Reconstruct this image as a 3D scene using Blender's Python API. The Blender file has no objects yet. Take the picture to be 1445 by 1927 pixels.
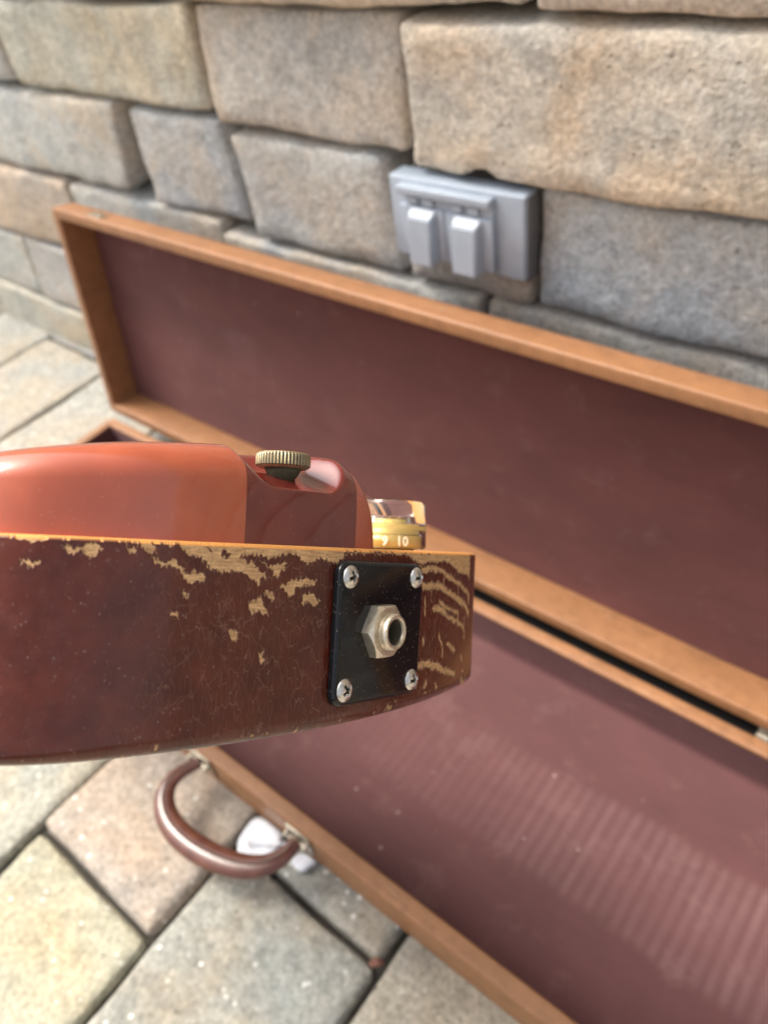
import bpy, bmesh, math, random
import numpy as np
from mathutils import Vector, Matrix, noise
S = bpy.context.scene
C = S.collection
R = math.radians
# ---------------------------------------------------------------- camera
CAMH = 0.56
RX = Vector((0.7797966, 0.6124878, -0.1295220))      # camera right in world
RD = Vector((0.36086425, -0.6088348, -0.7064681))    # camera down in world
RF = Vector((-0.5115606, 0.50416156, -0.6957923))    # camera forward in world
CAMP = Vector((0, 0, CAMH))
cd = bpy.data.cameras.new('camera')
cam = bpy.data.objects.new('camera', cd); C.objects.link(cam)
M = Matrix.Identity(4)
for i in range(3):
    M[i][0] = RX[i]; M[i][1] = -RD[i]; M[i][2] = -RF[i]; M[i][3] = CAMP[i]
cam.matrix_world = M
cd.sensor_fit = 'HORIZONTAL'; cd.sensor_width = 36.0
cd.lens = 1458 / 1445 * 36.0
cd.clip_start = 0.01; cd.clip_end = 400
cd.dof.use_dof = True; cd.dof.focus_distance = 0.190
cd.dof.aperture_fstop = cd.lens / 2.05
S.camera = cam
# ---------------------------------------------------------------- light
W = bpy.data.worlds.new('World'); S.world = W; W.use_nodes = True
nt = W.node_tree; bg = nt.nodes['Background']
sky = nt.nodes.new('ShaderNodeTexSky'); sky.sky_type = 'NISHITA'; sky.sun_disc = False
SUN_EL, SUN_AZ = R(58), R(262)          # azimuth clockwise from +Y
sky.sun_elevation = SUN_EL; sky.sun_rotation = SUN_AZ
sky.air_density = 1.0; sky.dust_density = 6.0; sky.ozone_density = 1.0
# thin high cloud: the blue of the clear sky is mostly washed out to white
bw = nt.nodes.new('ShaderNodeRGBToBW'); nt.links.new(sky.outputs[0], bw.inputs[0])
mx = nt.nodes.new('ShaderNodeMix'); mx.data_type = 'RGBA'; mx.inputs[0].default_value = 0.72
cl = nt.nodes.new('ShaderNodeMix'); cl.data_type = 'RGBA'; cl.blend_type = 'MULTIPLY'; cl.inputs[0].default_value = 1.0
nt.links.new(bw.outputs[0], cl.inputs[6]); cl.inputs[7].default_value = (1.10, 1.04, 0.98, 1)
nt.links.new(sky.outputs[0], mx.inputs[6]); nt.links.new(cl.outputs[2], mx.inputs[7]); nt.links.new(mx.outputs[2], bg.inputs[0])
bg.inputs[1].default_value = 0.15
sl = bpy.data.lights.new('sun', 'SUN'); sl.energy = 1.35; sl.angle = R(22); sl.color = (1.0, 0.93, 0.82)
so = bpy.data.objects.new('sun', sl); C.objects.link(so)
sdir = Vector((math.sin(SUN_AZ)*math.cos(SUN_EL), math.cos(SUN_AZ)*math.cos(SUN_EL), math.sin(SUN_EL)))
so.rotation_euler = sdir.to_track_quat('Z', 'Y').to_euler(); so.location = sdir * 20
S.view_settings.view_transform = 'Standard'; S.view_settings.look = 'None'
S.view_settings.gamma = 1.0; S.view_settings.use_curve_mapping = False
S.view_settings.exposure = 1.22
S.cycles.use_denoising = True
S.cycles.max_bounces = 8

# ---------------------------------------------------------------- helpers
rnd = random.Random(7)
def tag(o, label=None, cat=None, group=None, kind=None):
    for k, v in (('label', label), ('category', cat), ('group', group), ('kind', kind)):
        if v: o[k] = v
    return o
def empty(name, loc=(0, 0, 0), mat=None, parent=None):
    o = bpy.data.objects.new(name, None); C.objects.link(o)
    o.empty_display_size = 0.02
    if mat is not None: o.matrix_world = mat
    else: o.location = loc
    if parent: o.parent = parent
    return o
def link_mesh(name, me, mat=None, parent=None, smooth=True, loc=None):
    if mat:
        for m_ in (mat if isinstance(mat, (list, tuple)) else [mat]): me.materials.append(m_)
    if smooth: me.shade_smooth()
    o = bpy.data.objects.new(name, me); C.objects.link(o)
    if parent: o.parent = parent
    if loc is not None: o.location = loc
    return o
def pydata(name, vs, fs, mat=None, parent=None, smooth=True, loc=None):
    me = bpy.data.meshes.new(name); me.from_pydata([tuple(v) for v in vs], [], fs); me.update()
    return link_mesh(name, me, mat, parent, smooth, loc)
def bm_obj(name, bm, mat=None, parent=None, smooth=True, loc=None):
    bmesh.ops.recalc_face_normals(bm, faces=bm.faces)
    me = bpy.data.meshes.new(name); bm.to_mesh(me); bm.free()
    return link_mesh(name, me, mat, parent, smooth, loc)
def auto_smooth(o, ang=35):
    me = o.data; bm = bmesh.new(); bm.from_mesh(me)
    for e in bm.edges:
        if len(e.link_faces) == 2 and e.calc_face_angle(0) > R(ang): e.smooth = False
    bm.to_mesh(me); bm.free()
def add_box(bm, lo, hi, bev=0.0, seg=2, mtx=None):
    c = [(lo[i]+hi[i])/2 for i in range(3)]; s = [hi[i]-lo[i] for i in range(3)]
    t = bmesh.new(); bmesh.ops.create_cube(t, size=1)
    for v in t.verts: v.co = Vector((c[0]+v.co.x*s[0], c[1]+v.co.y*s[1], c[2]+v.co.z*s[2]))
    if bev: bmesh.ops.bevel(t, geom=t.edges[:], offset=bev, segments=seg, affect='EDGES', profile=0.5)
    if mtx: bmesh.ops.transform(t, matrix=mtx, verts=t.verts)
    me = bpy.data.meshes.new('t'); t.to_mesh(me); t.free(); bm.from_mesh(me); bpy.data.meshes.remove(me)
def lathe(bm, prof, n=48, mtx=None, closed=False):
    rings = []
    for r, z in prof:
        rings.append([bm.verts.new((r*math.cos(2*math.pi*i/n), r*math.sin(2*math.pi*i/n), z)) for i in range(n)])
    for a, b in zip(rings, rings[1:]):
        for i in range(n): bm.faces.new((a[i], a[(i+1) % n], b[(i+1) % n], b[i]))
    if not closed:
        if prof[0][0] > 1e-5: bm.faces.new(rings[0][::-1])
        if prof[-1][0] > 1e-5: bm.faces.new(rings[-1])
    else:
        a, b = rings[-1], rings[0]
        for i in range(n): bm.faces.new((a[i], a[(i+1) % n], b[(i+1) % n], b[i]))
    if mtx: bmesh.ops.transform(bm, matrix=mtx, verts=[v for r_ in rings for v in r_])
def tube(bm, pts, rads, n=20):
    pts = [Vector(p) for p in pts]; rings = []; up = Vector((0, 0, 1))
    for i, p in enumerate(pts):
        t = (pts[min(i+1, len(pts)-1)] - pts[max(i-1, 0)]).normalized()
        s = t.cross(up).normalized(); q = s.cross(t)
        rr = rads[i] if isinstance(rads[i], tuple) else (rads[i], rads[i])
        rings.append([bm.verts.new(p + s*rr[0]*math.cos(2*math.pi*k/n) + q*rr[1]*math.sin(2*math.pi*k/n)) for k in range(n)])
    for a, b in zip(rings, rings[1:]):
        for k in range(n): bm.faces.new((a[k], a[(k+1) % n], b[(k+1) % n], b[k]))
    bm.faces.new(rings[0][::-1]); bm.faces.new(rings[-1])
def srgb(r, g, b):
    f = lambda c: ((c/255+0.055)/1.055)**2.4 if c > 10 else c/255/12.92
    return (f(r), f(g), f(b), 1)

# ---------------------------------------------------------------- node helper
class NT:
    def __init__(s, name, rough=0.6, **kw):
        s.m = bpy.data.materials.new(name); s.m.use_nodes = True; s.t = s.m.node_tree
        s.b = s.t.nodes['Principled BSDF']; s.set(s.b, 'Roughness', rough)
        for k, v in kw.items(): s.set(s.b, k.replace('_', ' '), v)
    def set(s, n, k, v):
        i = n.inputs[k]
        if hasattr(v, 'is_output') or isinstance(v, bpy.types.NodeSocket): s.t.links.new(v, i)
        else: i.default_value = v
    def n(s, typ, out=0, props=None, **kw):
        nd = s.t.nodes.new('ShaderNode' + typ)
        for k, v in (props or {}).items(): setattr(nd, k, v)
        for k, v in kw.items():
            key = int(k[1:]) if k[0] == 'i' and k[1:].isdigit() else k.replace('_', ' ')
            s.set(nd, key, v)
        return nd.outputs[out]
    def coord(s, which='Object'): return s.t.nodes.new('ShaderNodeTexCoord').outputs[which]
    def map(s, v, scale=(1, 1, 1), loc=(0, 0, 0), rot=(0, 0, 0)):
        return s.n('Mapping', i0=v, i1=loc, i2=rot, i3=scale)
    def noise(s, v, scale, detail=4, rough=0.55, dist=0.0, out=0):
        return s.n('TexNoise', out, Vector=v, Scale=scale, Detail=detail, Roughness=rough, Distortion=dist)
    def vor(s, v, scale, feature='F1', out=0, rand=1.0):
        return s.n('TexVoronoi', out, {'feature': feature}, Vector=v, Scale=scale, Randomness=rand)
    def ramp(s, v, stops, interp='LINEAR'):
        nd = s.t.nodes.new('ShaderNodeValToRGB'); nd.color_ramp.interpolation = interp
        e = nd.color_ramp.elements
        while len(e) < len(stops): e.new(0.5)
        for i, (p, c) in enumerate(stops):
            e[i].position = p; e[i].color = c if isinstance(c, (tuple, list)) else (c, c, c, 1)
        s.t.links.new(v, nd.inputs[0]); return nd.outputs[0]
    def mix(s, f, a, b, mode='MIX'):
        nd = s.t.nodes.new('ShaderNodeMix'); nd.data_type = 'RGBA'; nd.blend_type = mode
        s.set(nd, 0, f); s.set(nd, 6, a); s.set(nd, 7, b); return nd.outputs[2]
    def math(s, op, a, b=0.0, c=0.0, clamp=False):
        nd = s.t.nodes.new('ShaderNodeMath'); nd.operation = op; nd.use_clamp = clamp
        s.set(nd, 0, a); s.set(nd, 1, b); s.set(nd, 2, c); return nd.outputs[0]
    def vadd(s, a, b):
        nd = s.t.nodes.new('ShaderNodeVectorMath'); nd.operation = 'ADD'; s.set(nd, 0, a); s.set(nd, 1, b); return nd.outputs[0]
    def bump(s, h, strength=0.5, dist=0.001, normal=None):
        nd = s.t.nodes.new('ShaderNodeBump'); s.set(nd, 'Height', h); s.set(nd, 'Strength', strength); s.set(nd, 'Distance', dist)
        if normal is not None: s.set(nd, 'Normal', normal)
        return nd.outputs[0]
    def attr(s, name, out='Fac'):
        nd = s.t.nodes.new('ShaderNodeAttribute'); nd.attribute_name = name; return nd.outputs[out]
    def base(s, v): s.set(s.b, 'Base Color', v)
    def norm(s, v): s.set(s.b, 'Normal', v)

def stone_mat(name, speck=0.0, contrast=1.0, grain=1.0, mul=(1, 1, 1, 1)):
    k = NT(name, 0.88)
    oi = k.t.nodes.new('ShaderNodeObjectInfo')
    off = k.n('CombineXYZ', X=k.math('MULTIPLY', oi.outputs['Random'], 17.0), Y=k.math('MULTIPLY', oi.outputs['Random'], 31.0), Z=0.0)
    v = k.vadd(k.coord('Object'), off)
    tint = k.mix(1.0, oi.outputs['Color'], mul, 'MULTIPLY')
    warm = k.mix(1.0, tint, (1.14, 0.93, 0.72, 1), 'MULTIPLY')
    cool = k.mix(1.0, tint, (0.74, 0.84, 0.95, 1), 'MULTIPLY')
    n1 = k.ramp(k.noise(v, 9, 3, 0.6, 0.6), [(0.42, 0.0), (0.62, 1.0)])
    n2 = k.ramp(k.noise(k.vadd(v, (3, 5, 1)), 12, 4, 0.6, 0.4), [(0.48, 0.0), (0.70, 1.0)])
    c = k.mix(k.math('MULTIPLY', n1, 0.6*contrast), tint, warm)
    c = k.mix(k.math('MULTIPLY', n2, 0.65*contrast), c, cool)
    # dark mineral staining, sandy grain, aggregate
    st = k.ramp(k.noise(k.vadd(v, (9, 2, 4)), 22, 5, 0.7, 0.3), [(0.55, 0.0), (0.75, 1.0)])
    c = k.mix(k.math('MULTIPLY', st, 0.45), c, k.mix(1.0, c, (0.50, 0.49, 0.46, 1), 'MULTIPLY'))
    g = k.noise(v, 260, 3, 0.65)
    c = k.mix(0.50*grain, c, k.mix(1.0, c, k.ramp(g, [(0.3, 0.45), (0.7, 1.5)]), 'MULTIPLY'))
    g2 = k.noise(v, 85, 3, 0.7)
    c = k.mix(0.40, c, k.mix(1.0, c, k.ramp(g2, [(0.3, 0.55), (0.7, 1.4)]), 'MULTIPLY'))
    pits = k.ramp(k.vor(v, 150), [(0.10, 1.0), (0.22, 0.0)])
    pm = k.math('MULTIPLY', pits, k.ramp(k.noise(v, 60, 2), [(0.5, 0.0), (0.62, 1.0)]))
    c = k.mix(k.math('MULTIPLY', pm, 0.6), c, k.mix(1.0, c, (0.35, 0.33, 0.3, 1), 'MULTIPLY'))
    if speck:
        sp = k.ramp(k.vor(k.vadd(v, (7, 7, 7)), 105), [(0.12, 1.0), (0.2, 0.0)])
        sp = k.math('MULTIPLY', sp, k.ramp(k.noise(v, 33, 3), [(0.47, 0.0), (0.56, 1.0)]))
        c = k.mix(k.math('MULTIPLY', sp, speck), c, (0.85, 0.86, 0.84, 1))
    k.base(c)
    h = k.math('ADD', k.math('MULTIPLY', g2, 1.0), k.math('MULTIPLY', g, 0.5))
    h = k.math('SUBTRACT', h, k.math('MULTIPLY', pm, 0.8))
    k.norm(k.bump(h, 0.7, 0.0025))
    return k.m
M_block = stone_mat('tumbled_block', 0.25, 1.0, 1.0, (1.10, 1.19, 1.31, 1))
M_paver = stone_mat('paver', 0.6, 0.9, 1.15, (0.84, 0.89, 0.97, 1))

def flat(name, col, rough=0.6, bump=None, **kw):
    k = NT(name, rough, **kw)
    if bump:
        sc, st, di = bump
        v = k.coord('Object'); n_ = k.noise(v, sc, 4, 0.6)
        k.base(k.mix(0.6, col, k.mix(1.0, col, k.ramp(n_, [(0.3, 0.6), (0.7, 1.35)]), 'MULTIPLY')))
        k.norm(k.bump(n_, st, di))
    else: k.base(col)
    return k.m
M_sand = flat('joint_sand', (0.035, 0.031, 0.025, 1), 1.0, (200, 0.8, 0.003))
M_dark = flat('wall_core', (0.035, 0.032, 0.028, 1), 1.0)

# ---------------------------------------------------------------- ground
g = 60
gv = [(-g, -g, -0.062), (g, -g, -0.062), (g, g, -0.062), (-g, g, -0.062)]
ground = pydata('ground', gv, [(0, 1, 2, 3)], flat('soil', (0.16, 0.15, 0.11, 1), 1.0, (3, .3, .01)), smooth=False); tag(ground, kind='structure')
paving = pydata('paving', [(-4.2, -3.2, -0.010), (3.2, -3.2, -0.010), (3.2, 0.60, -0.010), (-4.2, 0.60, -0.010)], [(0, 1, 2, 3)], M_sand, smooth=False)
tag(paving, kind='structure')

def rounded_block(name, half, res, rad, seed, amp, corners=None, mat=None, parent=None, loc=(0, 0, 0), edge=1.0, botfn=None, warp=0.0):
    """half dims a,b,c; res segments; rounded box with worn irregular faces; corners = x offsets (x0b,x0t,x1b,x1t)"""
    a, b, c = half; idx = {}; vs = []; fs = []
    nx, ny, nz = res
    def sp(i, n):
        t = i/n*2-1
        return math.copysign(1-(1-abs(t))**1.5, t) if n > 3 else t
    def vert(i, j, kk):
        key = (i, j, kk)
        if key in idx: return idx[key]
        p = Vector((sp(i, nx)*a, sp(j, ny)*b, sp(kk, nz)*c))
        q = Vector((max(-a+rad, min(a-rad, p.x)), max(-b+rad, min(b-rad, p.y)), max(-c+rad, min(c-rad, p.z))))
        d = p - q
        nn = d.normalized() if d.length > 1e-9 else Vector((0, 0, 1))
        if d.length > 1e-9: p = q + nn*rad
        sd = Vector((seed*3.17, seed*1.7, seed*5.3))
        o = noise.fractal(p*9+sd, 0.9, 2.0, 3)*amp + noise.noise(p*38+sd)*amp*0.35 + noise.noise(p*95+sd)*amp*0.14
        ex = sum(1 for t, m_ in ((abs(p.x), a), (abs(p.y), b), (abs(p.z), c)) if t > m_-rad*1.15)
        if ex >= 2: o -= abs(noise.noise(p*26+sd*2))*amp*1.1*edge + max(0, noise.noise(p*12+sd*3)-0.15)*amp*2.2*edge
        p = p + nn*o
        if warp: p = p + noise.noise_vector(p*11+sd*5)*warp + noise.noise_vector(p*34+sd*6)*warp*0.4
        if corners:
            tz = (p.z+c)/(2*c); tx = (p.x+a)/(2*a)
            p.x += (corners[0]*(1-tz)+corners[1]*tz)*(1-tx) + (corners[2]*(1-tz)+corners[3]*tz)*tx
        if botfn and p.z < 0: p.z += botfn(p.x)*(-p.z/c)
        idx[key] = len(vs); vs.append(p); return idx[key]
    for (n1, n2, f) in ((nx, nz, lambda i, j: (i, 0, j)), (nx, ny, lambda i, j: (i, j, nz))):
        for i in range(n1):
            for j in range(n2):
                fs.append((vert(*f(i, j)), vert(*f(i+1, j)), vert(*f(i+1, j+1)), vert(*f(i, j+1))))
    for i in range(nx):
        for j in range(nz): fs.append((vert(i, ny, j), vert(i, ny, j+1), vert(i+1, ny, j+1), vert(i+1, ny, j)))
        for j in range(ny): fs.append((vert(i, j, 0), vert(i, j+1, 0), vert(i+1, j+1, 0), vert(i+1, j, 0)))
    for i in range(ny):
        for j in range(nz):
            fs.append((vert(0, i, j), vert(0, i, j+1), vert(0, i+1, j+1), vert(0, i+1, j)))
            fs.append((vert(nx, i, j), vert(nx, i+1, j), vert(nx, i+1, j+1), vert(nx, i, j+1)))
    return pydata(name, vs, fs, mat, parent, True, loc)

STONES = [(0.46, 0.36, 0.255), (0.44, 0.375, 0.285), (0.40, 0.36, 0.30), (0.45, 0.37, 0.27), (0.35, 0.33, 0.29), (0.48, 0.40, 0.29)]
# pavers: columns run away from the camera, joints measured from the photograph
cols = [-4.09, -3.92, -3.75, -3.58, -3.41, -3.24, -3.07, -2.90, -2.73, -2.56, -2.39, -2.22, -2.05, -1.88, -1.71, -1.54, -1.385, -1.235, -1.09, -0.922, -0.75, -0.575, -0.432, -0.293, -0.153, -0.012, 0.128, 0.30, 0.44, 0.61, 0.75, 0.92, 1.06, 1.23, 1.4, 1.6, 1.8, 2.0, 2.2]
fixed = {-0.432: [-0.215, -0.009, 0.205], -0.293: [-0.135, 0.073, 0.215], -0.575: [-0.28, -0.075, 0.135, 0.29], -0.153: [-0.06, 0.125, 0.27],
         -1.09: [0.02, 0.2301], -0.922: [-0.1, 0.075, 0.235], -0.75: [-0.05, 0.09, 0.30], -1.235: [0.16, 0.3301]}
tints = {(-0.432, 0): (0.41, 0.37, 0.255), (-0.432, 1): (0.41, 0.335, 0.26), (-0.293, 0): (0.34, 0.32, 0.26), (-0.293, 1): (0.34, 0.32, 0.265),
         (-0.575, 1): (0.39, 0.365, 0.285), (-0.575, 0): (0.40, 0.37, 0.28), (-0.153, 1): (0.36, 0.34, 0.28), (-0.153, 0): (0.37, 0.345, 0.28)}
seed = 0
for ci in range(len(cols)-1):
    x0, x1 = cols[ci], cols[ci+1]
    ys = sorted(fixed.get(x0, []))
    near = -2.0 < x0 < 0.9
    if not ys:
        ys = [rnd.uniform(-0.1, 0.1)]
    y = ys[0]; pre = []
    while y > (-1.2 if near else -1.0): y -= rnd.choice([0.14, 0.21, 0.21, 0.17]); pre.append(y)
    allj = sorted(pre)+ys; y = ys[-1]
    while y < 0.46:
        y += rnd.choice([0.14, 0.21, 0.21]); allj.append(y)
    i_first = len(pre)
    for j in range(len(allj)-1):
        y0, y1 = allj[j], allj[j+1]
        if y0 > 0.47: break
        y1 = min(y1, 0.52)
        if y1-y0 < 0.03: continue
        seed += 1
        big = -1.5 < x0 < 0.2 and y1 > -0.35
        gp = 0.0022
        res = (22, 22, 5) if big else (8, 8, 3)
        tz = rnd.uniform(-0.0018, 0.0012)
        o = rounded_block('paver', ((x1-x0)/2-gp, (y1-y0)/2-gp, 0.029), res, 0.0045, seed, 0.0016, None, M_paver, paving,
                          ((x0+x1)/2, (y0+y1)/2, -0.029+tz), edge=1.2)
        o.rotation_euler = (rnd.uniform(-.005, .005), rnd.uniform(-.005, .005), R(-0.8)+rnd.uniform(-.006, .006))
        t = tints.get((x0, j-i_first)) or (tuple(c*0.98 for c in rnd.choice(STONES)) if x0 > -0.7 else tuple(c*0.93 for c in rnd.choice([(0.40, 0.38, 0.32), (0.42, 0.395, 0.33), (0.385, 0.37, 0.325)])))
        o.color = (*t, 1)

# ---------------------------------------------------------------- wall
YW = 0.4527
wall = pydata('stone_wall', [(-4.2, YW+0.10, -0.05), (3.2, YW+0.10, -0.05), (3.2, YW+0.30, -0.05), (-4.2, YW+0.30, -0.05),
                             (-4.2, YW+0.10, 0.83), (3.2, YW+0.10, 0.83), (3.2, YW+0.30, 0.83), (-4.2, YW+0.30, 0.83)],
              [(0, 3, 2, 1), (4, 5, 6, 7), (0, 1, 5, 4), (1, 2, 6, 5), (2, 3, 7, 6), (3, 0, 4, 7)], M_dark, smooth=False)
tag(wall, 'garden wall of large tumbled tan and grey stone blocks behind the open case', 'wall')
def block(x0b, x0t, x1b, x1t, z0, z1, fy=0.0, tint=None, dep=0.07, botfn=None, big=True, rad=0.0042, amp=0.0023):
    global seed; seed += 1
    cx = (x0b+x0t+x1b+x1t)/4; w = ((x1b+x1t)-(x0b+x0t))/2; x0 = cx-w/2; x1 = cx+w/2
    gp = 0.0012
    nx = max(8, int(w/0.008)) if big else max(4, int(w/0.03))
    o = rounded_block('block', (w/2-gp, dep, (z1-z0)/2-gp), (nx, 5, 14 if big else 5), rad, seed, amp,
                      (x0b-x0, x0t-x0, x1b-x1, x1t-x1), M_block, wall, (cx, YW+dep+fy, (z0+z1)/2), botfn=botfn, warp=0.0028)
    o.color = (*(tint or rnd.choice(STONES)), 1)
    return o
def run(xs, z0, z1, fy=0.0, big=False, tint=None):
    for a, b in zip(xs, xs[1:]): block(a, a, b, b, z0, z1, fy+rnd.uniform(-.003, .003), tint=tint, big=big)
def fill(x, xe, step=1):
    out = [x]
    while (x < xe) if step > 0 else (x > xe):
        x += step*rnd.choice([0.15, 0.22, 0.30, 0.37]); out.append(x)
    return out if step > 0 else out[::-1]
GREY = (0.38, 0.36, 0.315); TAN = (0.44, 0.37, 0.275); BLUE = (0.34, 0.345, 0.335); WARM = (0.45, 0.36, 0.26)
# course 0 (plinth), 1, 2 : partly hidden by the case
run([-1.83, -1.53, -1.215, -0.86, -0.55, -0.2, 0.1], -0.03, 0.0645, -0.008, True, (0.42, 0.38, 0.30)); run(fill(0.1, 3.0), -0.03, 0.0645, -0.012); run(fill(-1.83, -4.0, -1), -0.03, 0.0645, -0.012)
block(-1.40, -1.40, -1.066, -1.046, 0.066, 0.160, 0.0, (0.42, 0.39, 0.33)); block(-1.064, -1.044, -0.85, -0.85, 0.066, 0.160, -0.002, (0.40, 0.36, 0.31))
run([-0.85, -0.6, -0.3, 0.1], 0.066, 0.160, -0.008, True); run(fill(0.1, 3.0), 0.066, 0.160); run(fill(-1.40, -4.0, -1), 0.066, 0.160)
block(-1.16, -1.16, -0.876, -0.876, 0.1615, 0.259, 0.0, (0.42, 0.345, 0.27)); block(-0.872, -0.872, -0.61, -0.61, 0.1615, 0.2575, 0.002, (0.42, 0.395, 0.345))
run([-0.61, -0.31, 0.02], 0.1615, 0.2462, 0.002, True, (0.39, 0.365, 0.32)); run(fill(0.02, 3.0), 0.1615, 0.246, 0.002); run(fill(-1.16, -4.0, -1), 0.1615, 0.259)
# course 3
block(-1.02, -1.02, -0.746, -0.724, 0.262, 0.355, 0.0, (0.45, 0.42, 0.36), rad=0.007)
block(-0.708, -0.715, -0.567, -0.574, 0.259, 0.352, 0.003, (0.39, 0.375, 0.34))
block(-0.563, -0.570, -0.384, -0.394, 0.248, 0.3455, 0.0, (0.42, 0.395, 0.345), rad=0.007)
block(-0.381, -0.386, -0.265, -0.265, 0.247, 0.336, -0.001, (0.37, 0.34, 0.30), rad=0.007)
block(-0.263, -0.263, 0.055, 0.055, 0.250, 0.3435, 0.0, BLUE, rad=0.007)
run(fill(0.055, 3.0), 0.2475, 0.3435); run(fill(-1.02, -4.0, -1), 0.262, 0.355)
# course 4
sag = lambda x: 0.0045*math.sin(x*40) + (0.012 if False else 0)
block(-1.12, -1.13, -0.887, -0.894, 0.361, 0.438, 0.0, GREY)
block(-0.884, -0.889, -0.579, -0.573, 0.358, 0.439, 0.0, (0.42, 0.385, 0.30))
block(-0.575, -0.569, -0.3665, -0.362, 0.349, 0.441, 0.0, (0.43, 0.38, 0.315))
def a4(x):
    X = x-0.155   # local from block centre -> wall
    return 0.0
block(-0.361, -0.357, -0.03, -0.03, 0.342, 0.441, -0.012, (0.46, 0.395, 0.31), rad=0.008,
      botfn=lambda x: 0.007*math.exp(-((x+0.104)/0.010)**2) + 0.004*math.exp(-((x-0.06)/0.03)**2)+0.006*max(0, (-0.15-x)/0.016 if x < -0.15 else 0)*0)
block(-0.027, -0.027, 0.26, 0.26, 0.340, 0.441, -0.002, TAN)
run(fill(0.26, 3.0), 0.345, 0.441); run(fill(-1.13, -4.0, -1), 0.358, 0.441)
# course 5
block(-0.86, -0.86, -0.595, -0.595, 0.4435, 0.54, -0.004, (0.40, 0.37, 0.31)); block(-0.592, -0.592, -0.262, -0.262, 0.4435, 0.54, -0.014, TAN)
block(-0.258, -0.258, 0.10, 0.10, 0.4435, 0.54, -0.012, (0.40, 0.36, 0.31)); run(fill(0.10, 3.0), 0.4435, 0.54); run(fill(-0.86, -4.0, -1), 0.4435, 0.54)
for z in (0.543, 0.641, 0.739): run(fill(-4.2+rnd.uniform(0, .2), 3.1), z, z+0.095)

# traced wear marks: millimetres along and down the body side
CHIP_POLYS = [[[17.58,-4.71],[19.63,-4.96],[21.41,-5.05],[21.41,-5.89],[20.22,-6.19],[17.87,-5.36]],[[18.16,-0.08],[19.93,0.01],[19.34,-1.34]],[[24.74,-2.26],[26.29,-2.02],[28.8,-2.43],[28.8,-1.24],[30.72,-1.32],[32.34,-2.11],[32.34,-2.8],[31.05,-3.02],[31.05,-3.86],[29.44,-3.76],[28.49,-2.95],[25.98,-3.21]],[[36.32,-0.57],[36.99,-1.75],[38.68,-2.21],[38.68,-2.92],[37.33,-2.79],[36.65,-1.77]],[[38.34,-0.31],[41.09,-0.43],[42.82,-1.7],[42.82,-2.6],[41.43,-2.47],[39.71,-1.66]],[[43.87,-0.43],[45.64,-0.34],[46.35,-1.58],[45.28,-1.45]],[[41.09,-3.36],[42.47,-3.49],[43.87,-4.51],[45.99,-4.46],[46.71,-3.91],[48.14,-5.49],[49.22,-6.36],[50.67,-6.16],[53.6,-7.04],[53.23,-7.96],[50.67,-8.53],[49.22,-7.65],[47.42,-6.22],[46.35,-5.16],[44.58,-5.22],[42.47,-4.55]],[[47.78,-0.26],[52.49,-0.06],[54.71,-2.39],[58.44,-3.21],[59.2,-2.25],[56.19,-0.66],[56.19,0.08],[64.93,0.25],[65.32,-2.46],[62.24,-2.16],[61.09,-2.96],[63.39,-4.04],[65.32,-4.0],[65.7,-8.25],[63.39,-6.72],[59.95,-5.63],[57.31,-6.24],[54.71,-5.35],[52.86,-3.56],[50.3,-2.89],[47.78,-1.88]],[[48.14,-10.18],[49.22,-10.35],[50.3,-11.62],[49.94,-11.98],[48.5,-10.89]],[[45.99,-14.11],[46.71,-14.11],[47.78,-15.2],[47.42,-15.73],[45.99,-14.99]],[[59.95,-17.88],[61.85,-19.26],[61.85,-20.78],[60.33,-20.51]],[[53.97,-0.01],[92.02,0.07],[92.02,-2.25],[88.97,-3.71],[86.4,-3.07],[83.86,-2.44],[81.35,-3.84],[78.46,-3.45],[77.64,-2.15],[74.4,-2.01],[70.8,-2.76],[68.83,-3.02],[66.48,-2.23],[64.16,-2.72],[61.09,-2.39],[57.31,-1.48],[56.94,-3.12],[54.71,-2.38]],[[54.71,-4.8],[58.44,-3.89],[63.39,-5.44],[66.48,-5.4],[68.83,-7.48],[66.87,-7.29],[66.87,-9.17],[64.54,-7.51],[62.24,-5.87],[59.95,-6.11],[57.69,-6.15],[54.71,-6.0]],[[66.09,-3.5],[69.22,-4.92],[74.0,-3.98],[74.0,-4.84],[72.0,-6.16],[72.0,-7.46],[68.83,-5.35]],[[72.39,-9.6],[74.0,-8.75],[76.02,-7.87],[79.28,-7.41],[83.02,-7.85],[83.02,-9.19],[79.28,-9.18],[76.83,-9.62],[75.61,-11.78],[74.0,-10.69]],[[68.04,-10.43],[70.01,-10.23],[71.2,-11.31],[70.8,-12.36],[69.22,-11.5]],[[79.28,-11.17],[83.02,-11.21],[83.44,-12.33],[84.7,-12.81],[82.6,-14.1],[80.94,-13.18],[79.28,-13.37]],[[64.16,-12.49],[68.04,-11.69],[68.44,-13.39],[69.62,-15.74],[68.04,-15.49],[66.87,-13.79],[66.09,-15.02],[64.93,-15.0]],[[59.57,-17.93],[61.47,-19.01],[61.85,-20.26],[61.09,-20.84],[60.33,-19.79]],[[67.65,-23.85],[68.83,-23.93],[68.83,-26.23],[67.65,-25.94]],[[116.18,-0.73],[125.26,-0.56],[138.7,-0.31],[168.63,0.2],[168.63,-6.36],[168.63,-10.9],[168.63,-8.92],[165.52,-6.84],[155.92,-6.33],[151.04,-4.36],[143.74,-2.47],[138.08,-3.25],[131.51,-2.94],[126.93,-3.68],[124.71,-3.0],[121.44,-2.0]],[[92.46,-0.97],[116.18,-0.46],[116.18,-1.13],[105.28,-0.97],[92.46,-1.4]]]
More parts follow.
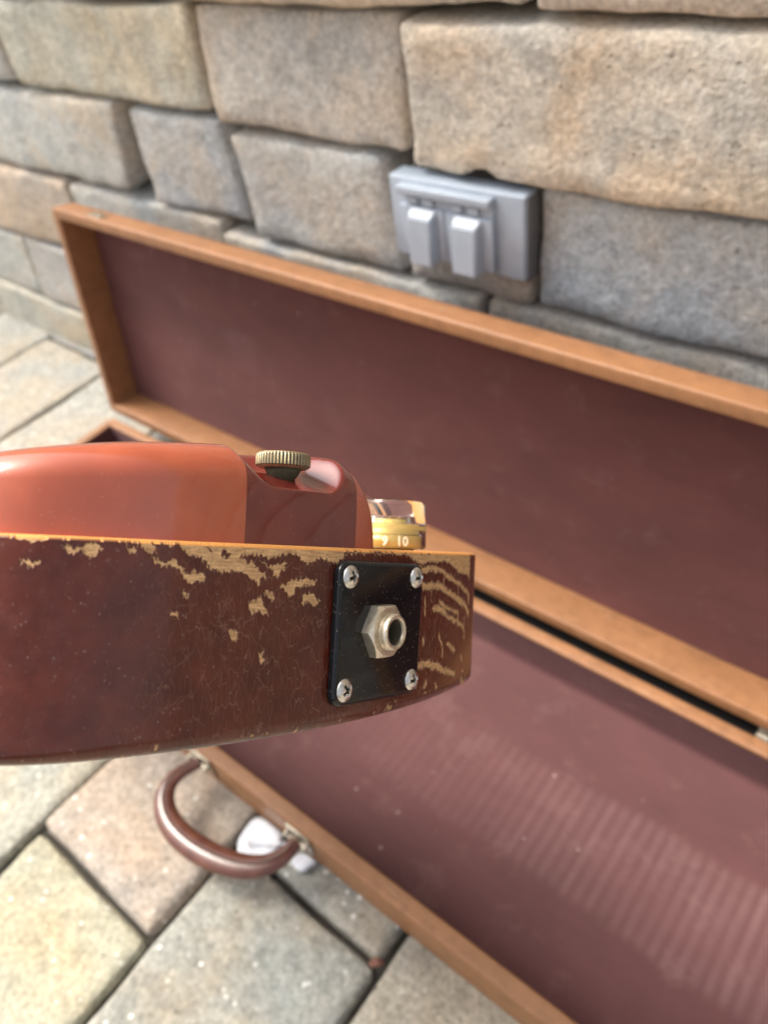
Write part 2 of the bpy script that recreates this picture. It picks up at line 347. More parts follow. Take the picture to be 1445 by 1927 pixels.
CHIP_STROKES = [[[[125.26,-5.26],[131.51,-4.9],[140.57,-5.28],[145.69,-6.8],[152.42,-8.61],[160.26,-10.74],[167.84,-13.0],[168.63,-15.45]],0.62],[[[125.26,-9.76],[132.68,-9.72],[141.2,-10.09],[148.34,-12.34],[156.63,-14.56],[165.52,-17.36],[168.63,-19.55]],0.8],[[[136.25,-16.32],[141.83,-16.94],[145.69,-18.63]],0.69],[[[140.57,-14.31],[144.39,-16.32],[151.04,-17.78],[157.35,-18.9],[157.35,-20.87]],0.47],[[[147.01,-19.46],[153.81,-21.02],[161.74,-23.14],[164.76,-25.37]],0.54],[[[164.76,-26.58],[164.76,-27.78]],0.4],[[[130.35,-13.58],[130.92,-18.2]],0.25],[[[134.45,-10.85],[134.45,-13.72]],0.18],[[[155.92,-8.67],[156.63,-12.61]],0.22],[[[143.74,-6.22],[143.1,-9.19]],0.25],[[[130.35,-25.22],[130.35,-25.92]],0.54],[[[141.2,-24.27],[142.46,-26.58],[144.39,-28.23],[144.39,-30.83]],0.33],[[[148.34,-27.84],[155.21,-30.42]],0.51],[[[161.74,-32.66],[163.24,-34.82]],0.47],[[[164.76,-37.4],[164.76,-38.19]],0.47],[[[126.93,-32.06],[133.26,-32.02],[139.32,-33.4],[147.01,-35.6],[155.92,-38.04]],0.8],[[[126.93,-37.76],[126.93,-38.1]],0.33],[[[133.26,-37.34],[132.09,-38.43]],0.51],[[[139.94,-38.75],[141.2,-40.01]],0.44],[[[149.68,-41.96],[149.68,-42.33]],0.25],[[[163.24,-40.39],[168.63,-43.14]],0.62],[[[168.63,-40.25],[168.63,-41.86]],0.36],[[[112.62,-41.67],[114.64,-41.97]],0.47],[[[164.0,-20.9],[164.76,-24.96]],0.25]]
HANDLE_PTS = [(-0.3420, 0.0955, 0.034), (-0.3510, 0.0754, 0.033), (-0.3464, 0.0606, 0.031), (-0.3303, 0.0509, 0.029), (-0.3074, 0.0487, 0.028), (-0.2830, 0.0523, 0.028), (-0.2624, 0.0590, 0.029), (-0.2461, 0.0696, 0.031), (-0.2389, 0.0841, 0.033), (-0.2395, 0.0945, 0.034)]
TAG_PTS = [(-0.2859, 0.0715), (-0.2887, 0.081), (-0.2894, 0.0923), (-0.2856, 0.0965), (-0.2726, 0.097), (-0.2631, 0.097), (-0.2597, 0.0915), (-0.2576, 0.0834), (-0.2605, 0.075), (-0.2669, 0.0681), (-0.2759, 0.0657)]
TAG_HOLE = (-0.2769, 0.0768)
CLIP_PTS = [(-0.247, 0.0856), (-0.2446, 0.0965), (-0.2293, 0.0970), (-0.232, 0.0939), (-0.2342, 0.0846)]

# ---------------------------------------------------------------- outlet on the wall
k = NT('grey_plastic', 0.42); v = k.coord('Object')
k.base(k.mix(k.ramp(k.noise(v, 60, 4), [(0.35, 0.0), (0.7, 1.0)]), (0.31, 0.37, 0.45, 1), (0.36, 0.42, 0.50, 1))); k.norm(k.bump(k.noise(v, 900, 2), 0.15, 0.0003)); M_grey = k.m
M_shade = flat('outlet_cavity', (0.12, 0.12, 0.125, 1), 0.6)
outlet = empty('electrical_outlet', (-0.317, YW, 0.309)); tag(outlet, 'grey weatherproof outlet cover with two closed flip lids set into the stone wall', 'outlet cover')
def obox(name, lo, hi, bev, mat=M_grey, par=None):
    bm = bmesh.new(); add_box(bm, [lo[i]-outlet.location[i] if par is None or par == outlet else lo[i] for i in range(3)], [hi[i]-outlet.location[i] if par is None or par == outlet else hi[i] for i in range(3)], bev, 3)
    o = bm_obj(name, bm, mat, par or outlet); auto_smooth(o, 40); return o
obox('back_plate', (-0.3765, 0.4435, 0.276), (-0.2606, 0.4620, 0.3375), 0.0016)
obox('gasket', (-0.3735, 0.4475, 0.2735), (-0.2595, 0.4620, 0.3355), 0.001, M_shade)
obox('hinge_hood', (-0.3636, 0.4345, 0.3285), (-0.2834, 0.4437, 0.3350), 0.0012)
obox('lid_frame', (-0.3630, 0.4400, 0.2815), (-0.2836, 0.4437, 0.3283), 0.0008)
def flap(x0, x1, cx):
    o = obox('flip_lid', (x0, 0.4372, 0.2805), (x1, 0.4402, 0.3200), 0.0008)
    bm = bmesh.new(); L = outlet.location; wt, wb = 0.0118, 0.0112
    P_ = [(cx-wt, .4378, .3205), (cx+wt, .4378, .3205), (cx+wb, .4378, .2795), (cx-wb, .4378, .2795),
          (cx-wt+.0018, .4300, .3150), (cx+wt-.0018, .4300, .3150), (cx+wb-.0012, .4275, .2795), (cx-wb+.0012, .4275, .2795)]
    vs = [bm.verts.new(Vector(p)-L) for p in P_]
    for f in ((0, 1, 5, 4), (4, 5, 6, 7), (1, 2, 6, 5), (0, 4, 7, 3), (3, 7, 6, 2), (0, 3, 2, 1)): bm.faces.new([vs[i] for i in f])
    bmesh.ops.bevel(bm, geom=bm.edges[:], offset=0.0010, segments=3, affect='EDGES')
    g_ = bm_obj('grip_ridge', bm, M_grey, o); auto_smooth(g_, 40)
    for dx in (-0.0095, 0.0045):
        bm = bmesh.new(); add_box(bm, Vector((cx+dx-.0042, 0.4368, 0.3212))-L, Vector((cx+dx+.0042, 0.4402, 0.3270))-L, 0.0012, 2)
        g_ = bm_obj('hinge_barrel', bm, M_grey, o); auto_smooth(g_, 40)
flap(-0.3638, -0.3238, -0.3416); flap(-0.3228, -0.2828, -0.3024)
q_ = 0.9865; outlet.location = (outlet.location.x*q_-0.0050, YW-0.006, 0.56-(0.56-outlet.location.z)*q_); outlet.scale = (q_, 1, q_)

# ---------------------------------------------------------------- instrument case
def leather(name, col, dark, rough=0.5):
    k = NT(name, rough); v = k.coord('Object')
    n1 = k.ramp(k.noise(v, 14, 5, 0.65), [(0.35, 0.0), (0.7, 1.0)])
    n2 = k.ramp(k.noise(v, 90, 4, 0.7), [(0.45, 0.0), (0.75, 1.0)])
    c = k.mix(n1, col, tuple(x*0.82 for x in col[:3])+(1,))
    c = k.mix(k.math('MULTIPLY', n2, 0.5), c, dark)
    wr = k.ramp(k.noise(k.map(v, (4, 30, 30)), 9, 5, 0.7), [(0.60, 0.0), (0.72, 1.0)])
    c = k.mix(k.math('MULTIPLY', wr, 0.35), c, (0.55, 0.42, 0.28, 1))
    k.base(c); k.norm(k.bump(k.vor(v, 900), 0.25, 0.0004)); return k.m
M_tan = leather('tan_leatherette', (0.315, 0.148, 0.064, 1), (0.13, 0.058, 0.026, 1))
def fabric(name, col, band):
    k = NT(name, 0.85, Sheen_Weight=0.28, Sheen_Roughness=0.4); v = k.coord('Object')
    k.set(k.b, 'Sheen Tint', (0.75, 0.55, 0.58, 1))
    n1 = k.ramp(k.noise(k.map(v, (1, 2.2, 2.2)), 5.5, 5, 0.62), [(0.34, 0.0), (0.66, 1.0)])
    c = k.mix(n1, tuple(x*0.80 for x in col[:3])+(1,), tuple(x*1.15 for x in col[:3])+(1,))
    n3 = k.ramp(k.noise(v, 28, 4, 0.7), [(0.55, 0.0), (0.75, 1.0)])
    c = k.mix(k.math('MULTIPLY', n3, 0.25), c, (0.23, 0.13, 0.12, 1))
    lint = k.math('MULTIPLY', k.ramp(k.vor(v, 45), [(0.035, 1.0), (0.06, 0.0)]), k.ramp(k.noise(v, 11, 2), [(0.5, 0.0), (0.6, 1.0)]))
    c = k.mix(k.math('MULTIPLY', lint, 0.5), c, (0.5, 0.4, 0.38, 1))
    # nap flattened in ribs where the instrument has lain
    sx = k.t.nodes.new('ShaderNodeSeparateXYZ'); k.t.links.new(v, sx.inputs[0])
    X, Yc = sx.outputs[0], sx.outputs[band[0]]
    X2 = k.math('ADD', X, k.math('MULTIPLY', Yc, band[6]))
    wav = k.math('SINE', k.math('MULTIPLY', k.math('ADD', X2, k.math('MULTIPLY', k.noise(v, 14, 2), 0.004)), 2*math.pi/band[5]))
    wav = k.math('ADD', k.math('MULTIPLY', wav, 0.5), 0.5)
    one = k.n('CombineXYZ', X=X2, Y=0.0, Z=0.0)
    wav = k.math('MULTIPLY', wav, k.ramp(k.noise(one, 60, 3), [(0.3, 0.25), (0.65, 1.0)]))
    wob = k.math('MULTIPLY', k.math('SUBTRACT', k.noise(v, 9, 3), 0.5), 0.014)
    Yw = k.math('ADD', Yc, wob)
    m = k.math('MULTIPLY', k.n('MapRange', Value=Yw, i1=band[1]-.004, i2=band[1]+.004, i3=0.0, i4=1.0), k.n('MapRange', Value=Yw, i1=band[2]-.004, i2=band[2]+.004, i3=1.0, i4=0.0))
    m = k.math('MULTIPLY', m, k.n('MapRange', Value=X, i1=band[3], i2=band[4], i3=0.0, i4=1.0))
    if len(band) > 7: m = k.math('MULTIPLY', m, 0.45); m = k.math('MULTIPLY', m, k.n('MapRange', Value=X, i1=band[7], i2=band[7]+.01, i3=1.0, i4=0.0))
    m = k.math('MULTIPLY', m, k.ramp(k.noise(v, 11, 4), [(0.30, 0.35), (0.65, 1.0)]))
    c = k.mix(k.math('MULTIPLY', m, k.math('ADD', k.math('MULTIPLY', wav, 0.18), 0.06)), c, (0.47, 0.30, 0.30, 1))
    k.base(c)
    dk = k.ramp(k.noise(k.map(v, (0.6, 1.6, 1.6), (4, 1, 2)), 16, 4, 0.65, 0.8), [(0.58, 0.0), (0.74, 1.0)])
    c = k.mix(k.math('MULTIPLY', dk, 0.25), c, (0.045, 0.016, 0.014, 1)); k.base(c)
    weave = k.math('MULTIPLY', k.math('SINE', k.math('MULTIPLY', X, 4200)), k.math('SINE', k.math('MULTIPLY', Yc, 4200)))
    h = k.math('ADD', k.math('MULTIPLY', weave, 0.15), k.math('MULTIPLY', k.math('MULTIPLY', wav, m), 1.0))
    h = k.math('ADD', h, k.noise(v, 500, 2)); lowb = k.bump(k.noise(k.map(v, (0.5, 1.5, 1.5)), 12, 3, 0.5, 0.6), 0.5, 0.006)
    k.norm(k.bump(h, 0.5, 0.0006, lowb)); return k.m
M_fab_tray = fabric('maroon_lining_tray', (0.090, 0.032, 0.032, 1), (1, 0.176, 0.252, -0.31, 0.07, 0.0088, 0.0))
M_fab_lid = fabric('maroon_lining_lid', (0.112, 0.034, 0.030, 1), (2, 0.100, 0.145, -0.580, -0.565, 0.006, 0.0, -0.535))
M_metal_old = flat('tarnished_metal', (0.42, 0.38, 0.31, 1), 0.35, (200, 0.2, 0.0005), Metallic=0.9)
case = empty('instrument_case', (0, 0, 0)); tag(case, 'open long narrow tan instrument case with maroon lining lying on the pavers', 'instrument case')
XL, XR, YF, YB, TH, TW = -0.7585, 0.262, 0.0985, 0.3325, 0.0455, 0.0115
def shell(bm, x0, x1, y0, y1, z0, z1, t, floor_t, bev, rb=0.0, rc=0.010):
    """open box with mitred walls, outer and inner edges rounded"""
    tb = bmesh.new()
    def ring(x0, x1, y0, y1, z, r, n=5):
        pts = []
        for cx, cy, a0 in ((x1-r, y1-r, 0), (x0+r, y1-r, 90), (x0+r, y0+r, 180), (x1-r, y0+r, 270)):
            for i in range(n+1):
                a = R(a0+90*i/n); pts.append(tb.verts.new((cx+r*math.cos(a), cy+r*math.sin(a), z)))
        return pts
    prof = ([(rb*(1-math.sin(R(90*i/8))), z0+rb*(1-math.cos(R(90*i/8)))) for i in range(9)] if rb else [(0.0, z0)]) + [(0.0, z1-bev)]
    for i in range(1, 5): a = R(90*i/4); prof.append((bev*(1-math.cos(a)), z1-bev+bev*math.sin(a)))
    for i in range(0, 5): a = R(90*i/4); prof.append((t-bev*0.8+bev*0.8*math.sin(a), z1-bev*0.8+bev*0.8*math.cos(a)))
    prof.append((t, z0+floor_t))
    rr = [ring(x0+o, x1-o, y0+o, y1-o, z, max(0.001, rc-o*0.8)) for o, z in prof]
    for a, b in zip(rr, rr[1:]):
        n = len(a)
        for i in range(n): tb.faces.new((a[i], a[(i+1) % n], b[(i+1) % n], b[i]))
    tb.faces.new(rr[0][::-1]); tb.faces.new(rr[-1])
    me = bpy.data.meshes.new('t'); tb.to_mesh(me); tb.free(); bm.from_mesh(me); bpy.data.meshes.remove(me)
bm = bmesh.new(); shell(bm, XL, XR, YF, YB, 0.0012, TH, TW, 0.006, 0.0022)
tray = bm_obj('tray', bm, M_tan, case); auto_smooth(tray, 50)
def lining(name, x0, x1, y0, y1, zf, zt, mat, par, nx=60, side=True):
    bm = bmesh.new(); r_ = 0.004
    xs = [x0+(x1-x0)*i/nx for i in range(nx+1)]
    prof = ([(y0, zt), (y0, zf+r_), (y0+r_*.3, zf+r_*.3)] if side else []) + [(y0+r_, zf), ((y0+y1)/2, zf), (y1-r_, zf)] + ([(y1-r_*.3, zf+r_*.3), (y1, zf+r_), (y1, zt)] if side else [])
    rows = []
    for x in xs:
        rows.append([bm.verts.new((x, y, z + (0.0006*noise.noise(Vector((x*9, y*9, 0))) if z == zf else 0))) for y, z in prof])
    for a, b in zip(rows, rows[1:]):
        for i in range(len(prof)-1): bm.faces.new((a[i], a[i+1], b[i+1], b[i]))
    if side:
        for r in (rows[0], rows[-1]): bm.faces.new(r)
    o = bm_obj(name, bm, mat, par); auto_smooth(o, 50); return o
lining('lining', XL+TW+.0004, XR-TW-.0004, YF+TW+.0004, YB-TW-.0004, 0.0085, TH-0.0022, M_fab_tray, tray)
# lid, tilted back against the air in front of the wall
lid = empty('lid', parent=case); LA = R(8.2)
lid.location = (0, 0.3395, 0.0460); lid.rotation_euler = (-LA, 0, 0)
LH, LD, LT = 0.2355, 0.042, 0.0105
bm = bmesh.new(); shell(bm, XL-0.011, XR+0.002, 0, LH, 0, LD, LT, 0.006, 0.0022, 0.026, 0.006)
# shell() opens towards +z: turn it so the opening faces -y and its length stands up
mt = Matrix(((1, 0, 0, 0), (0, 0, -1, LD), (0, 1, 0, 0), (0, 0, 0, 1)))
bmesh.ops.transform(bm, matrix=mt, verts=bm.verts)
o = bm_obj('lid_shell', bm, M_tan, lid); auto_smooth(o, 50)
bm = bmesh.new()
yy = LD-0.0066; x0, x1 = XL-0.011+LT+.0004, XR+0.002-LT-.0004; nx, nz = 80, 20; rows = []
for i in range(nx+1):
    rows.append([bm.verts.new((x0+(x1-x0)*i/nx, yy+0.0010*noise.noise(Vector((i*.21, j*.35, 3))) - 0.0008, LT+.0004+(LH-2*LT-.0008)*j/nz)) for j in range(nz+1)])
for a, b in zip(rows, rows[1:]):
    for j in range(nz): bm.faces.new((a[j], a[j+1], b[j+1], b[j]))
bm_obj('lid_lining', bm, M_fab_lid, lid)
# hinges in the gap
for hx in (-0.600, 0.004, 0.22):
    bm = bmesh.new(); add_box(bm, (hx-0.022, YB-0.001, TH-0.010), (hx+0.022, YB+0.0008, TH-0.001), 0.0003, 1); add_box(bm, (hx-0.022, 0.3385, TH-0.008), (hx+0.022, 0.3393, 0.047), 0.0003, 1)
    for q in range(4):
        lathe(bm, [(0.0016, -0.005), (0.0027, -0.0046), (0.0027, 0.0046), (0.0016, 0.005)], 14, Matrix.Translation((hx-0.0165+q*0.011, (YB+0.3395)/2, TH-0.003)) @ Matrix.Rotation(R(90), 4, 'Y'))
    add_box(bm, (hx-0.022, YB, TH-0.0075), (hx+0.022, 0.3393, TH-0.0055), 0, 1)
    bm_obj('hinge', bm, M_metal_old, case, smooth=False)
bm = bmesh.new(); add_box(bm, (-0.60, YB-.0005, 0.028), (XR-0.01, 0.352, 0.0295), 0.0003, 1); bm_obj('gap_shade_strip', bm, flat('gap_shade_black', (.012, .012, .012, 1), .9), case, smooth=False)  # black strip added across the lid gap, standing in for its deep shade
# worn catch on the lid's upper edge and hardware inside the back wall
bm = bmesh.new(); add_box(bm, (-0.712, 0.004, LH-0.0006), (-0.690, 0.014, LH+0.0012), 0.0005, 2); lathe(bm, [(0.0028, LH+.001), (0.0022, LH+.0024), (0, LH+.0028)], 14, Matrix.Translation((-0.697, 0.009, 0)))
bm_obj('catch_plate', bm, M_metal_old, lid, smooth=False)
# handle
k = NT('handle_leather', 0.32, Coat_Weight=0.45, Coat_Roughness=0.14); v = k.coord('Object')
k.base(k.mix(k.ramp(k.noise(v, 60, 4, .7), [(0.4, 0.0), (0.7, 1.0)]), (0.085, 0.024, 0.015, 1), (0.15, 0.055, 0.035, 1))); k.norm(k.bump(k.noise(v, 350, 3), .2, .0006)); M_handle = k.m
HP = HANDLE_PTS
def smoothpts(P_, n=3):
    P_ = [Vector(p) for p in P_]
    for _ in range(n):
        Q = [P_[0]]
        for a, b in zip(P_, P_[1:]): Q += [a*0.75+b*0.25, a*0.25+b*0.75]
        P_ = Q+[P_[-1]]
    return P_
hp = smoothpts(HP, 3); n = len(hp)
rad = [0.0046+0.0042*math.sin(math.pi*min(1, max(0, (i/(n-1)-0.06)/0.88)))**1.2 for i in range(n)]
bm = bmesh.new(); tube(bm, hp, [(r*1.08, r*0.72) for r in rad], 24)
handle = bm_obj('handle', bm, M_handle, case)
bm = bmesh.new()
q = [p+Vector((0, 0, r_*0.8-0.0002)) for p, r_ in zip(hp, rad)]
tube(bm, q[4:-4], [0.0006]*(n-8), 6); bm_obj('stitched_seam', bm, leather('handle_seam', (0.07, .03, .02, 1), (.05, .02, .01, 1)), handle)
for e, s_ in ((hp[0], 1), (hp[-1], -1)):
    bm = bmesh.new()
    add_box(bm, (e.x-0.011, YF-0.0018, 0.018), (e.x+0.011, YF+0.0002, 0.042), 0.0005, 2)
    tb = [Vector((e.x-0.009*s_, YF-0.001, e.z+0.002)), Vector((e.x-0.009*s_, YF-0.007, e.z+.001)), e+Vector((-0.008*s_, 0.001, 0)), e+Vector((0.008*s_, -0.001, 0)), Vector((e.x+0.009*s_, YF-0.007, e.z+.001)), Vector((e.x+0.009*s_, YF-0.001, e.z+0.002))]
    tube(bm, smoothpts(tb, 2), [0.0016]*len(smoothpts(tb, 2)), 10)
    for dz in (0.0215, 0.0385): lathe(bm, [(0.0022, 0), (0.0018, 0.0011), (0, 0.0015)], 12, Matrix.Translation((e.x, YF-0.0017, dz)) @ Matrix.Rotation(R(90), 4, 'X'))
    bm_obj('handle_mount', bm, M_metal_old, handle)
# white plastic disc tag lying by the handle
M_white = flat('white_plastic', (0.72, 0.76, 0.84, 1), 0.22, (80, .1, .001), Coat_Weight=0.5)
tg = empty('luggage_tag', (-0.277, 0.085, 0)); tag(tg, 'small white plastic tag lying on the pavers inside the curve of the brown case handle', 'tag')
def slab(name, P2, z0, z1, mat, par, org, bev=0.0012, bump_at=None, tilt=0.0):
    P2 = [Vector((p[0], p[1], 0)) for p in P2]; m_ = len(P2)
    for _ in range(2):
        Q = []
        for i in range(len(P2)): a, b = P2[i], P2[(i+1) % len(P2)]; Q += [a*.75+b*.25, a*.25+b*.75]
        P2 = Q
    bm = bmesh.new(); fv = [bm.verts.new((p.x-org[0], p.y-org[1], z0+tilt*(p.y-org[1]))) for p in P2]
    f = bm.faces.new(fv); ex = bmesh.ops.extrude_face_region(bm, geom=[f]); tv = [e for e in ex['geom'] if isinstance(e, bmesh.types.BMVert)]
    bmesh.ops.translate(bm, verts=tv, vec=(0, 0, z1-z0)); tf = [e for e in ex['geom'] if isinstance(e, bmesh.types.BMFace)]
    bmesh.ops.bevel(bm, geom=list(tf[0].edges), offset=bev, segments=3, affect='EDGES')
    if bump_at: lathe(bm, [(0.0036, z1-.0002), (0.0034, z1+.0006), (0.0022, z1+.0008), (0.0016, z1+.0002), (0, z1+.0001)], 20, Matrix.Translation((bump_at[0]-org[0], bump_at[1]-org[1], tilt*(bump_at[1]-org[1]))))
    o = bm_obj(name, bm, mat, par); auto_smooth(o, 50); return o
slab('tag_body', TAG_PTS, 0.003, 0.0095, M_white, tg, (-0.277, 0.085), bump_at=TAG_HOLE)
slab('tag_end', CLIP_PTS, 0.0022, 0.006, M_white, tg, (-0.277, 0.085), 0.0008)

cd_ = smoothpts([Vector(q)-Vector((-0.277, 0.085, 0)) for q in ((TAG_HOLE[0], TAG_HOLE[1], 0.0100), (-0.268, 0.083, 0.0125), (-0.255, 0.090, 0.014), (-0.247, 0.0945, 0.024), (-0.243, 0.0955, 0.033))], 2)
bm = bmesh.new(); tube(bm, cd_, [0.0007]*len(cd_), 8); bm_obj('tag_cord', bm, M_white, tg)
bm = bmesh.new(); lathe(bm, [(0.0020, 0.0094), (0.0030, 0.0101), (0.0036, 0.0097)], 24, Matrix.Translation((TAG_HOLE[0]+0.277, TAG_HOLE[1]-0.085, 0))); bm_obj('eyelet', bm, M_metal_old, tg)
# ---------------------------------------------------------------- lap steel guitar, held up in front of the camera
NU = RX*0.0; 
GU = Vector((0.79617291, 0.58369248, -0.15941075)); GW = Vector((-0.49401624, 0.47495891, -0.72825956)); GN = Vector((-0.34936607, 0.65857204, 0.66650298))
GO = CAMP - GN*0.0003
GM = Matrix.Identity(4)
for i in range(3): GM[i][0] = GU[i]; GM[i][1] = GW[i]; GM[i][2] = GN[i]; GM[i][3] = GO[i]
guitar = empty('lap_steel_guitar', mat=GM)
tag(guitar, 'worn maroon lap steel guitar with copper cover and black jack plate held above the case', 'guitar')
CF = [1.24864454e+03, 1.51203105e+02, 1.24869657e+01, 1.37940689e+00, 2.01568038e-01]
uu = np.linspace(-0.0796, 0.0306, 2450); ww = np.polyval(CF, uu)
S0 = 0.00582                                     # arc length of the first sample in the traced frame
ss = S0 + np.r_[0, np.cumsum(np.hypot(np.diff(uu), np.diff(ww)))]
tang = np.stack([np.gradient(uu, ss), np.gradient(ww, ss)], 1); tang /= np.linalg.norm(tang, axis=1)[:, None]
def OL(s):
    """outline point, tangent, inward normal at arc length s"""
    u_ = np.interp(s, ss, uu); w_ = np.interp(s, ss, ww); tx = np.interp(s, ss, tang[:, 0]); tw = np.interp(s, ss, tang[:, 1])
    L_ = np.hypot(tx, tw); tx, tw = tx/L_, tw/L_
    if np.isscalar(s) and s < ss[0]: u_ += tx*(s-ss[0]); w_ += tw*(s-ss[0])
    return u_, w_, tx, tw, -tw, tx
# closed plan outline: dense along the end that faces the camera, coarse elsewhere
NS = 1000
sv_ = np.linspace(ss[0], ss[-1], NS); U, Wc, TX, TY, NX, NY = OL(sv_)
pts = list(zip(U, Wc)); nrm = list(zip(NX, NY)); slist = list(sv_)
th0 = math.atan2(TY[-1], TX[-1]); th1 = math.atan2(0.81, -0.59); r0 = 0.0065; cx, cy = pts[-1][0]-r0*math.sin(th0), pts[-1][1]+r0*math.cos(th0)
for i in range(1, 21):
    a = th0+(th1-th0)*i/20; pts.append((cx+r0*math.sin(a), cy-r0*math.cos(a))); nrm.append((-math.sin(a), math.cos(a))); slist.append(slist[-1]+r0*(th1-th0)/20)
D = Vector((-0.59, 0.81)).normalized(); pe = Vector(pts[-1])
for d_ in (0.06, 0.14, 0.22, 0.27): q = pe+D*d_; pts.append((q.x, q.y)); nrm.append((-D.y, D.x)); slist.append(slist[-1]+0.06)
th2 = math.atan2(TY[0], TX[0]); th3 = math.atan2(-0.81, 0.59); r2 = 0.03; cx, cy = pts[0][0]-r2*math.sin(th2), pts[0][1]+r2*math.cos(th2)
left = []
for i in range(1, 15):
    a = th2+(th3-th2)*i/14; left.append(((cx+r2*math.sin(a), cy-r2*math.cos(a)), (-math.sin(a), math.cos(a)), ss[0]-r2*abs(th3-th2)*i/14))
pl = Vector(left[-1][0])
tail = [pl+D*d_ for d_ in (0.06, 0.14, 0.22, 0.30)]
far = [Vector(pts[-1])*(1-t)+tail[-1]*t for t in (0.2, 0.5, 0.8)]
back = [((q.x, q.y), (-D.x, -D.y), 0.6) for q in far] + [((q.x, q.y), (D.y, -D.x), 0.0) for q in tail[::-1]] + left[::-1]
pts += [b[0] for b in back]; nrm += [b[1] for b in back]; slist += [b[2] for b in back]
pts = np.array(pts); nrm = np.array(nrm); slist = np.array(slist)
prof = [(0.0009, 0.0), (0.0004, -0.0002), (0.0, -0.0008)] + [(0.0, -0.0008-(0.0401-0.0008)*i/330) for i in range(1, 331)]
for i in range(1, 9): a = R(90*i/8); prof.append((0.0036*(1-math.cos(a)), -0.0401-0.0036*math.sin(a)))
def vnoise(x, y, seed):
    xi = np.floor(x).astype(int); yi = np.floor(y).astype(int); fx = x-xi; fy = y-yi
    fx = fx*fx*(3-2*fx); fy = fy*fy*(3-2*fy)
    h = lambda a, b: ((np.sin(a*127.1+b*311.7+seed*74.7)*43758.5453) % 1.0)
    return (h(xi, yi)*(1-fx)+h(xi+1, yi)*fx)*(1-fy)+(h(xi, yi+1)*(1-fx)+h(xi+1, yi+1)*fx)*fy
NPt = len(pts); NV = len(prof)
V = np.zeros((NV, NPt, 3)); SS = np.zeros((NV, NPt)); VV = np.zeros((NV, NPt))
for j, (ins, v_) in enumerate(prof):
    V[j, :, 0] = pts[:, 0]+nrm[:, 0]*ins; V[j, :, 1] = pts[:, 1]+nrm[:, 1]*ins; V[j, :, 2] = v_; SS[j] = slist*1e3; VV[j] = v_*1e3
X = SS.copy(); Y = VV.copy()
# jagged flake edges: mostly vertical tears, as crazed lacquer breaks
jx = (vnoise(X*1.1, Y*0.9, 1)-.5)*0.9 + (vnoise(X*3.1, Y*2.0, 2)-.5)*0.4
jy = (vnoise(X*2.6, Y*0.7, 3)-.5)*1.2 + (vnoise(X*6.5, Y*1.8, 4)-.5)*0.75
big = vnoise(X*0.7, Y*0.7, 9)
XX = X+jx; YY = Y+jy
chip = np.zeros_like(X)
reg = X < 182
for P_ in CHIP_POLYS:
    p = np.array(P_); m = reg & (XX > p[:, 0].min()-1) & (XX < p[:, 0].max()+1) & (YY > p[:, 1].min()-1) & (YY < p[:, 1].max()+1)
    ins = np.zeros(m.sum(), bool); a, b = XX[m], YY[m]
    for i in range(len(p)):
        x1, y1 = p[i]; x2, y2 = p[(i+1) % len(p)]
        if y1 == y2: continue
        c_ = ((y1 > b) != (y2 > b)) & (a < (x2-x1)*(b-y1)/(y2-y1)+x1); ins ^= c_
    t = chip[m]; t[ins] = 1; chip[m] = t
for L_, hw in CHIP_STROKES:
    p = np.array(L_)
    for i in range(len(p)-1):
        ax, ay = p[i]; bx, by = p[i+1]; dx, dy = bx-ax, by-ay; L2 = dx*dx+dy*dy+1e-9
        m = reg & (X > min(ax, bx)-3) & (X < max(ax, bx)+3) & (Y > min(ay, by)-3) & (Y < max(ay, by)+3)
        xx, yy_ = X[m]+jx[m]*.6, Y[m]+jy[m]*1.0+(vnoise(X[m]*3.6, Y[m]*0.5, 14)-.5)*0.9; t_ = np.clip(((xx-ax)*dx+(yy_-ay)*dy)/L2, 0, 1)
        d_ = np.hypot(xx-ax-t_*dx, yy_-ay-t_*dy); c0 = chip[m]; c0[d_ < hw*1.25] = 1; chip[m] = c0
# worn rim along the whole top edge and scattered nicks on the lower edge
rimw = 0.62+0.8*vnoise(X*0.20, Y*0, 21)**4 + (vnoise(X*2.2, Y*0+3, 5)-.5)*0.5
chip[(Y > -rimw) & (X > -20)] = 1
low = (Y < -40.0) & (vnoise(X*0.8, Y*0.9, 31) > 0.93) & reg; chip[low] = 1
V[:, :, 0] += nrm[None, :, 0]*chip*0.00013; V[:, :, 1] += nrm[None, :, 1]*chip*0.00013
vs = V.reshape(-1, 3)
me = bpy.data.meshes.new('body')
idx = np.arange(NV*NPt).reshape(NV, NPt); a = idx[:-1]; b = np.roll(idx, -1, 1)[:-1]; c_ = np.roll(idx, -1, 1)[1:]; d_ = idx[1:]
quads = np.stack([a, d_, c_, b], -1).reshape(-1, 4)
nq = len(quads); me.vertices.add(len(vs)); me.vertices.foreach_set('co', vs.ravel())
loops = np.concatenate([quads.ravel(), idx[0], idx[-1][::-1]]); starts = np.concatenate([np.arange(nq)*4, [nq*4, nq*4+NPt]]); tot = np.concatenate([np.full(nq, 4), [NPt, NPt]])
me.loops.add(len(loops)); me.loops.foreach_set('vertex_index', loops.astype(np.int32)); me.polygons.add(nq+2)
me.polygons.foreach_set('loop_start', starts.astype(np.int32)); me.polygons.foreach_set('loop_total', tot.astype(np.int32)); me.update(calc_edges=True); me.validate()
ca = me.attributes.new('chip', 'FLOAT', 'POINT'); ca.data.foreach_set('value', chip.ravel().astype(np.float32))
sa = me.attributes.new('sv', 'FLOAT_VECTOR', 'POINT'); sa.data.foreach_set('vector', np.stack([SS, VV, VV*0], -1).reshape(-1).astype(np.float32))

